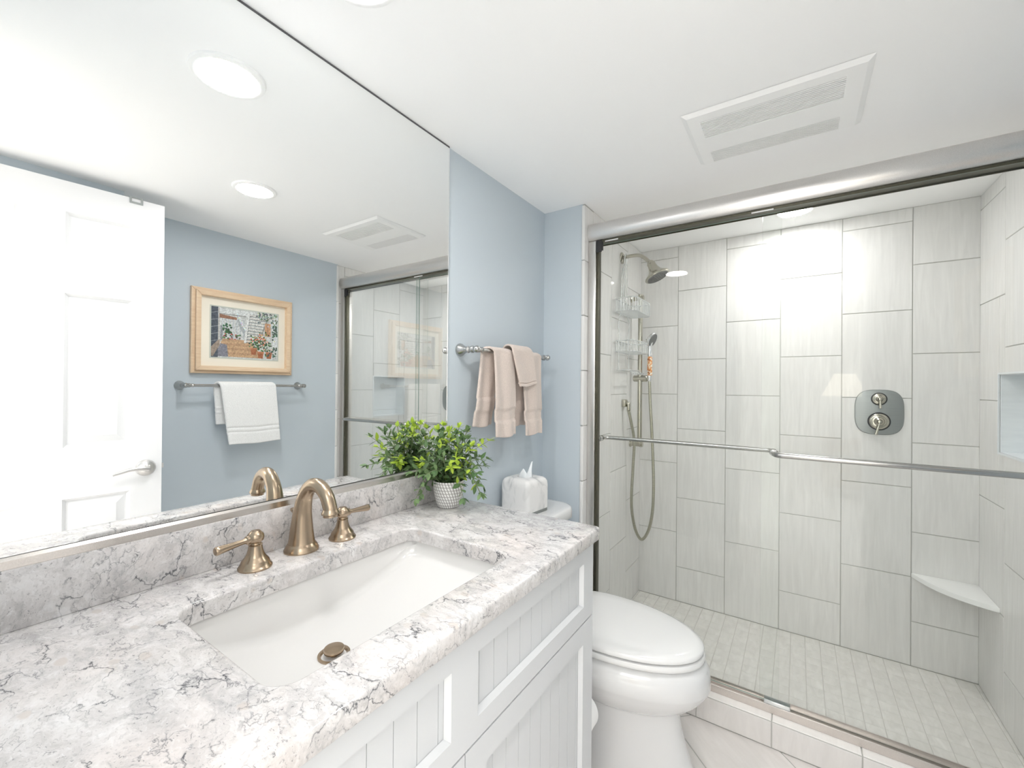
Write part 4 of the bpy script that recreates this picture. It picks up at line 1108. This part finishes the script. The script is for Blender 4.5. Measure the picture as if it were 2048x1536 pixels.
vents = [(0.748, 1.102, 1.389, 1.490), (0.748, 1.101, 1.585, 1.661 - 0.002)]
# cover with bevelled rim and openings cut out
zc = ZC - 0.009
rects = [(fx0 + 0.014, fx1 - 0.014, fy0_ + 0.014, fy1_ - 0.006)]
for v_ in vents:
    nr = []
    for r_ in rects: nr += sub_rects(r_, v_)
    rects = nr
for r_ in rects: box(bm, (r_[0], r_[2], zc), (r_[1], r_[3], zc + 0.004))
o_ = [(fx0, fy0_), (fx1, fy0_), (fx1, fy1_), (fx0, fy1_)]; i_ = [(fx0 + 0.014, fy0_ + 0.014), (fx1 - 0.014, fy0_ + 0.014), (fx1 - 0.014, fy1_ - 0.006), (fx0 + 0.014, fy1_ - 0.006)]
for k in range(4):
    n_ = (k + 1) % 4
    bm.faces.new([bm.verts.new((*o_[k], ZC - 0.001)), bm.verts.new((*o_[n_], ZC - 0.001)), bm.verts.new((*i_[n_], zc)), bm.verts.new((*i_[k], zc))])
obj('cover', bm, M['plastic'], t, ang=0)
for vi, v_ in enumerate(vents):
    bm = B(); nsl = 12 if vi == 0 else 12
    pitch = (v_[3] - v_[2]) / nsl
    for k in range(nsl):
        y = v_[2] + (k + (0.62 if vi == 0 else 0.75)) * pitch
        wd = pitch * (0.27 if vi == 0 else 0.20)
        box(bm, (v_[0], y - wd, zc), (v_[1], y + wd, zc + 0.003))
    o = obj('vent_grille', bm, M['plastic'], t, ang=0)
    bm = B(); box(bm, (v_[0], v_[2], zc + 0.0045), (v_[1], v_[3], zc + 0.0075)); obj('backing', bm, M['slot'], o, ang=0)

# ------------------------------------------------------------------ shower enclosure
t = thing('shower_door_frame', 'brushed nickel shower door frame with rounded header rail', 'shower frame', (0.92, 1.82, CT + 0.0012))
HX0, HX1 = 0.2078, XT - 0.003
bm = B()
prof = [(1.862, 0.655), (1.862, 0.735)]
for k in range(13):
    a = R(80 - 160 * k / 12)
    prof.append((1.800 - 0.024 * math.cos(a), 0.6955 + 0.0395 * math.sin(a) / math.sin(R(80))))
prof += [(1.80, 0.655)]
rings(bm, [[Vector((x, y, z)) for y, z in prof] for x in (HX0, HX1)])
o = obj('header', bm, M['nickel'], t, ang=30); o['label'] = 'rounded header rail'
bm = B(); box(bm, (HX0 + 0.03, 1.797, 0.646), (HX1 - 0.02, 1.802, 0.6548)); box(bm, (HX0 + 0.03, 1.852, 0.646), (HX1 - 0.02, 1.856, 0.6548)); box(bm, (HX0 + 0.03, 1.802, 0.650), (HX1 - 0.02, 1.852, 0.6546))
o = obj('roller_track', bm, M['darkbronze'], t); o['label'] = 'dark bronze underside of the rail'
bm = B()
for a, b in ((0.285, 0.345), (0.855, 0.925)): box(bm, (a, 1.7955, 0.6445), (b, 1.7965, 0.6495))
obj('roller_guide', bm, M['seat'], t)
for x0, s in ((0.2078, 1), (XT - 0.003, -1)):
    bm = B(); box(bm, (min(x0, x0 + s * 0.036), 1.790, CT + 0.028), (max(x0, x0 + s * 0.036), 1.858, 0.6548), 0.003)
    o = obj('side_jamb', bm, M['nickel'], t)
    bm = B(); box(bm, (min(x0 + s * 0.0362, x0 + s * 0.046), 1.800, CT + 0.030), (max(x0 + s * 0.0362, x0 + s * 0.046), 1.830, 0.640), 0.001); obj('seal', bm, M['darkbronze'], o)
    bm = B(); box(bm, (min(x0 + s * 0.030, x0 + s * 0.062), 1.793, 0.603), (max(x0 + s * 0.030, x0 + s * 0.062), 1.7995, 0.654), 0.002); box(bm, (min(x0 + s * 0.050, x0 + s * 0.066), 1.796, 0.61), (max(x0 + s * 0.050, x0 + s * 0.066), 1.806, 0.65), 0.001); obj('bumper', bm, M['black'], o)
bm = B()
prism(bm, [(HX0, 1.790, CT + 0.0012), (HX0, 1.790, CT + 0.027), (HX0, 1.794, CT + 0.028), (HX0, 1.794, CT + 0.010), (HX0, 1.822, CT + 0.010), (HX0, 1.822, CT + 0.020), (HX0, 1.826, CT + 0.020), (HX0, 1.826, CT + 0.010),
           (HX0, 1.852, CT + 0.010), (HX0, 1.852, CT + 0.020), (HX0, 1.856, CT + 0.020), (HX0, 1.856, CT + 0.0012)], (HX1 - HX0, 0, 0))
o = obj('bottom_track', bm, M['track'], t, ang=0); o['label'] = 'nickel bottom track on the curb'
bm = B(); box(bm, (0.905, 1.7955, CT + 0.011), (0.985, 1.802, CT + 0.040), 0.002); box(bm, (0.905, 1.8195, CT + 0.011), (0.985, 1.8215, CT + 0.040)); 
obj('glass_guide', bm, M['clear'], t)

def pane(parent, x0, x1, y, z0, z1):
    bm = B(); box(bm, (x0, y - 0.003, z0), (x1, y + 0.003, z1))
    bmesh.ops.recalc_face_normals(bm, faces=bm.faces); bm.normal_update()
    for f in bm.faces: f.material_index = 0 if abs(f.normal.y) > 0.5 else 1
    return obj('glass_pane', bm, [M['glass'], M['glassedge']], parent, ang=0)
t = thing('glass_door', 'front sliding glass shower door on the right, with outside bar', 'glass door', (1.25, 1.809, CT + 0.012), 'sliding glass shower doors')
pane(t, 0.891, 1.596, 1.809, CT + 0.012, 0.649)
bm = B(); BZ = -0.237
tube(bm, [(0.935, 1.8055, BZ), (0.935, 1.788, BZ), (0.937, 1.776, BZ), (0.945, 1.766, BZ), (0.958, 1.763, BZ), (1.25, 1.763, BZ), (1.54, 1.763, BZ), (1.553, 1.766, BZ), (1.561, 1.776, BZ), (1.563, 1.788, BZ), (1.563, 1.8055, BZ)], 0.0095, 20)
for x in (0.935, 1.563): lathe(bm, [(0.012, 0), (0.012, 0.004), (0.0095, 0.006)], (x, 1.8058, BZ), (0, -1, 0), 24)
o = obj('handle_bar', bm, M['silver'], t, ang=50); o['label'] = 'long horizontal metal bar'
t = thing('glass_door', 'rear sliding glass shower door on the left, with inside bar', 'glass door', (0.6, 1.841, CT + 0.012), 'sliding glass shower doors')
pane(t, 0.2445, 0.950, 1.841, CT + 0.012, 0.649)
bm = B(); 
tube(bm, [(0.256, 1.8445, BZ), (0.256, 1.862, BZ), (0.258, 1.874, BZ), (0.266, 1.882, BZ), (0.28, 1.885, BZ), (0.6, 1.885, BZ), (0.905, 1.885, BZ), (0.918, 1.882, BZ), (0.926, 1.874, BZ), (0.928, 1.862, BZ), (0.928, 1.8445, BZ)], 0.0088, 20)
for x in (0.256, 0.928):
    lathe(bm, [(0.012, 0), (0.012, 0.004), (0.0095, 0.006)], (x, 1.8442, BZ), (0, 1, 0), 24)
    lathe(bm, [(0.0, 0.022), (0.011, 0.020), (0.013, 0.012), (0.012, 0.0), (0.0, 0.0)], (x, 1.8376, BZ), (0, -1, 0), 24)
o = obj('handle_bar', bm, M['silver'], t, ang=50); o['label'] = 'long horizontal metal bar'

# shower valve
VX, VZ = 1.313, -0.108
t = thing('shower_valve', 'satin nickel shower valve plate with two small lever knobs', 'shower valve', (VX, YB - 0.0025, VZ))
bm = B(); 
def sup(a, b, n_, N_=64):
    return [(a * math.copysign(abs(math.cos(2 * math.pi * k / N_)) ** (2 / n_), math.cos(2 * math.pi * k / N_)), b * math.copysign(abs(math.sin(2 * math.pi * k / N_)) ** (2 / n_), math.sin(2 * math.pi * k / N_))) for k in range(N_)]
rings(bm, [[Vector((VX + x * s, YB - 0.0027 - d_, VZ + z_ * s)) for x, z_ in sup(0.088, 0.104, 3.2)] for s, d_ in ((1, 0), (1, 0.003), (0.975, 0.007), (0.94, 0.008))])
obj('plate', bm, M['greynickel'], t)
for (cz, r_, dx) in ((-0.047, 0.024, 0.012), (-0.150, 0.034, -0.30)):
    bm = B(); lathe(bm, [(0, 0.0079), (r_ * 1.22, 0.0079), (r_ * 1.22, 0.0095), (r_ * 1.12, 0.0098), (0, 0.0098)], (VX, YB - 0.003, cz), (0, -1, 0), 40); kb = obj('knob_surround', bm, M['black'], t)
    bm = B(); lathe(bm, [(0, 0.0105), (r_ * 1.05, 0.0105), (r_ * 1.05, 0.014), (r_ * 0.95, 0.017), (r_ * 0.80, 0.018), (r_ * 0.75, 0.021), (r_ * 0.58, 0.022), (r_ * 0.50, 0.027), (r_ * 0.30, 0.032), (r_ * 0.26, 0.042), (r_ * 0.2, 0.045), (0, 0.046)], (VX, YB - 0.003, cz), (0, -1, 0), 40)
    tube(bm, [(VX, YB - 0.042, cz), (VX + dx * r_ * 1.5, YB - 0.048, cz - r_ * 1.75)], [0.0035, 0.0058], 14)
    o = obj('knob', bm, M['nickel2'], t)
# corner shelf
bm = B(); zt = -0.8205
sy = YB - 0.227; sxp = 1.427
pts = [(XT - 0.003, YB - 0.003), (sxp, YB - 0.003)]
for k in range(1, 12):
    f = k / 12; px = sxp + (XT - 0.003 - sxp) * f; py = YB - 0.003 + (sy - YB + 0.003) * f
    bul = 0.040 * math.sin(math.pi * f)
    pts.append((px - bul * 0.72, py - bul * 0.69))
pts.append((XT - 0.003, sy))
prism(bm, [(x, y, zt - 0.019) for x, y in pts], (0, 0, 0.019), bev=0.002)
tag(obj('corner_shelf', bm, M['shelf'], None, origin=(1.56, 2.5, zt - 0.019)), 'white rounded corner shelf low in the shower corner', 'shelf')

# shower head
t = thing('showerhead', 'satin nickel shower head on a bent arm, top of tiled wall', 'shower head', (0.2075, 2.232, 0.700))
bm = B(); A0 = Vector((0.2080, 2.232, 0.694))
tube(bm, [A0, A0 + Vector((0.05, 0, 0.004)), A0 + Vector((0.095, 0, 0.0)), A0 + Vector((0.125, 0, -0.020)), A0 + Vector((0.150, 0, -0.045)), A0 + Vector((0.158, 0, -0.053))], 0.0095, 18, n=5); obj('arm', bm, M['nickel2'], t)
bm = B(); lathe(bm, [(0.0, 0.0), (0.031, 0.0), (0.030, 0.005), (0.018, 0.010), (0.0, 0.011)], A0, (1, 0, 0), 36); obj('flange', bm, M['nickel2'], t)
ax = Vector((0.42, 0, -0.907)).normalized(); H0 = A0 + Vector((0.150, 0, -0.040))
bm = B(); lathe(bm, [(0.0, 0.0), (0.013, 0.0), (0.018, 0.008), (0.022, 0.016), (0.021, 0.022), (0.024, 0.040), (0.032, 0.060), (0.050, 0.078), (0.062, 0.086), (0.064, 0.092), (0.061, 0.097), (0.050, 0.098)], H0, ax, 44, cap=False); obj('head', bm, M['nickel2'], t)
bm = B(); lathe(bm, [(0.0, 0.0975), (0.055, 0.0975), (0.053, 0.1005), (0.0, 0.1015)], H0, ax, 44)
dd, uu, vv = frame_axes(ax)
for rr, nn in ((0.012, 6), (0.024, 12), (0.036, 18), (0.046, 24)):
    for k in range(nn):
        c_ = H0 + ax * 0.1005 + (uu * math.cos(2 * math.pi * k / nn) + vv * math.sin(2 * math.pi * k / nn)) * rr
        lathe(bm, [(0.0022, 0), (0.0016, 0.003), (0.0, 0.003)], c_, ax, 8)
o = obj('spray_face', bm, M['slot'], t); o['label'] = 'grey spray face with nozzles'

# slide rail with hand shower
t = thing('shower_slide_rail', 'vertical nickel slide rail on the left tiled shower wall', 'slide rail', (0.2075, 2.392, -0.32))
RX, RY = 0.262, 2.392
bm = B(); tube(bm, [(RX, RY, -0.335), (RX, RY, 0.52)], 0.0128, 22); obj('rail', bm, M['nickel2'], t)
for z_ in (-0.325, 0.50):
    bm = B(); lathe(bm, [(0.0, 0), (0.019, 0), (0.018, 0.006), (0.013, 0.010), (0.013, 0.052), (0.015, 0.056), (0.015, 0.072), (0.0, 0.074)], (0.2078, RY, z_), (1, 0, 0), 28); obj('bracket', bm, M['nickel2'], t)
bm = B(); tube(bm, [(0.226, RY, 0.046), (0.230, RY, 0.046), (0.300, RY, 0.046), (0.304, RY, 0.046)], [0.015, 0.018, 0.018, 0.015], 22); lathe(bm, [(0.016, -0.018), (0.016, 0.018)], (RX, RY, 0.046), (0, 0, 1), 24)
tube(bm, [(0.302, RY, 0.046), (0.309, RY + 0.0, 0.046)], 0.012); obj('slider', bm, M['nickel2'], t)
t = thing('hand_shower', 'chrome hand shower with a clear handle of orange beads', 'hand shower', (0.318, RY, 0.03))
hx, hy = 0.320, RY
bm = B(); lathe(bm, [(0.0, 0.030), (0.010, 0.030), (0.012, 0.034), (0.012, 0.062), (0.0, 0.062)], (hx - 0.004, hy, 0.0), (0, 0, 1), 24); obj('connector', bm, M['chrome'], t)
bm = B(); lathe(bm, [(0.0, 0.062), (0.0125, 0.063), (0.0135, 0.07), (0.0135, 0.162), (0.012, 0.168), (0.0, 0.168)], (hx - 0.004, hy, 0.0), (0, 0, 1), 28); o = obj('handle', bm, M['beads'], t); o['label'] = 'clear handle filled with orange and cream beads'
bm = B(); lathe(bm, [(0.0, 0.168), (0.014, 0.169), (0.0145, 0.178), (0.0125, 0.19), (0.012, 0.22)], (hx - 0.004, hy, 0.0), (0, 0, 1), 28)
hn = Vector((0.90, -0.12, -0.42)).normalized()
hc = Vector((hx + 0.005, hy, 0.262))
tube(bm, [(hx - 0.004, hy, 0.21), (hx - 0.005, hy, 0.235), hc - hn * 0.012], [0.012, 0.014, 0.022], 20)
lathe(bm, [(0.0, -0.022), (0.020, -0.020), (0.036, -0.012), (0.044, -0.002), (0.045, 0.005), (0.042, 0.009), (0.0, 0.009)], hc, hn, 40); obj('head', bm, M['chrome'], t)
bm = B(); lathe(bm, [(0.0, 0.0092), (0.037, 0.0092), (0.036, 0.0115), (0.0, 0.0125)], hc, hn, 40); obj('spray_face', bm, M['slot'], t)
# supply elbow and hose
t = thing('wall_supply_elbow', 'small nickel hose elbow on the left tiled shower wall', 'hose elbow', (0.2075, 2.267, -0.09))
bm = B(); box(bm, (0.2078, 2.247, -0.112), (0.229, 2.287, -0.070), 0.006, 3); obj('wall_block', bm, M['nickel2'], t)
bm = B(); tube(bm, [(0.2295, 2.267, -0.090), (0.238, 2.267, -0.094), (0.240, 2.267, -0.106), (0.240, 2.267, -0.130)], [0.010, 0.011, 0.0105, 0.0095], 20, n=4); obj('outlet', bm, M['nickel2'], t)
bm = B()
hp = [(0.240, 2.267, -0.131), (0.250, 2.285, -0.20), (0.255, 2.32, -0.30), (0.245, 2.335, -0.45), (0.238, 2.335, -0.60), (0.240, 2.34, -0.70), (0.256, 2.355, -0.80), (0.285, 2.37, -0.850), (0.318, 2.38, -0.80), (0.338, 2.385, -0.70), (0.343, 2.39, -0.56),
      (0.338, 2.392, -0.40), (0.329, 2.392, -0.22), (0.320, 2.392, -0.08), (hx - 0.004, hy, 0.029)]
P = smooth_path(hp, 26); rad = [0.0074 + 0.0009 * (i % 2) for i in range(len(P))]
tube(bm, P, rad, 12)
tag(obj('shower_hose', bm, M['hose'], None, origin=(0.285, 2.37, -0.85), ang=60), 'flexible nickel hose looping down beside the slide rail', 'hose')

# shower caddy
t = thing('shower_caddy', 'tiered clear wire caddy hanging from the shower arm', 'shower caddy', (0.225, 2.232, 0.69))
cy0, cy1 = 2.100, 2.362
bm = B()
wr = 0.0028
tube(bm, [(0.229, 2.246, 0.655), (0.230, 2.247, 0.69), (0.230, 2.232, 0.712), (0.230, 2.217, 0.69), (0.229, 2.218, 0.655)], 0.0042, 10, n=5)
for s in (-1, 1):
    tube(bm, [(0.229, 2.232 + s * 0.014, 0.655), (0.225, 2.232 + s * 0.040, 0.60), (0.223, 2.232 + s * 0.042, 0.48), (0.223, 2.232 + s * 0.045, 0.40), (0.223, 2.232 + s * 0.085, 0.34), (0.223, 2.232 + s * 0.075, 0.28), (0.223, 2.232 + s * 0.080, 0.20), (0.223, 2.232 + s * 0.080, 0.09)], wr, 10, n=5)
    tube(bm, [(0.229, 2.232 + s * 0.008, 0.70), (0.224, 2.232 + s * 0.016, 0.60), (0.223, 2.232 + s * 0.014, 0.46)], wr, 10, n=5)
obj('hanger', bm, M['clear'], t, ang=60)
def basket(z0, z1, y0, y1, x0, x1, nw):
    bm = B(); loop = rrect(x0, x1, y0, y1, 0.022, 4)
    for z_, r_ in ((z1, 0.0036), (z0, 0.0022)):
        tube(bm, [(x, y, z_) for x, y in loop] + [(loop[0][0], loop[0][1], z_)], r_, 8)
    per = []
    L_ = len(loop)
    for k in range(L_):
        a = Vector(loop[k]); b = Vector(loop[(k + 1) % L_]); per.append((a, b, (b - a).length))
    tot = sum(p_[2] for p_ in per)
    for k in range(nw):
        d_ = tot * k / nw
        for a, b, l_ in per:
            if d_ <= l_: break
            d_ -= l_
        p_ = a + (b - a) * (d_ / max(l_, 1e-6))
        tube(bm, [(p_.x, p_.y, z0), (p_.x, p_.y, z1)], 0.0015, 6)
    n_ = int((y1 - y0) / 0.012)
    for k in range(n_):
        y = y0 + 0.012 + (y1 - y0 - 0.02) * k / n_
        tube(bm, [(x0, y, z0), (x1, y, z0)], 0.0015, 6)
    return bm
obj('basket', basket(0.385, 0.452, cy0, cy1, 0.218, 0.328, 46), M['clear'], t, ang=60)
obj('basket', basket(0.180, 0.235, 2.105, 2.350, 0.218, 0.320, 40), M['clear'], t, ang=60)
bm = B(); loop = rrect(0.218, 0.290, 2.13, 2.335, 0.02, 4)
tube(bm, [(x, y, 0.085) for x, y in loop] + [(*loop[0], 0.085)], 0.003, 8)
for k in range(7):
    y = 2.15 + k * 0.028; tube(bm, [(0.288, y, 0.085), (0.296, y, 0.065), (0.306, y, 0.072)], 0.002, 6, n=3)
obj('soap_rack', bm, M['clear'], t, ang=60)
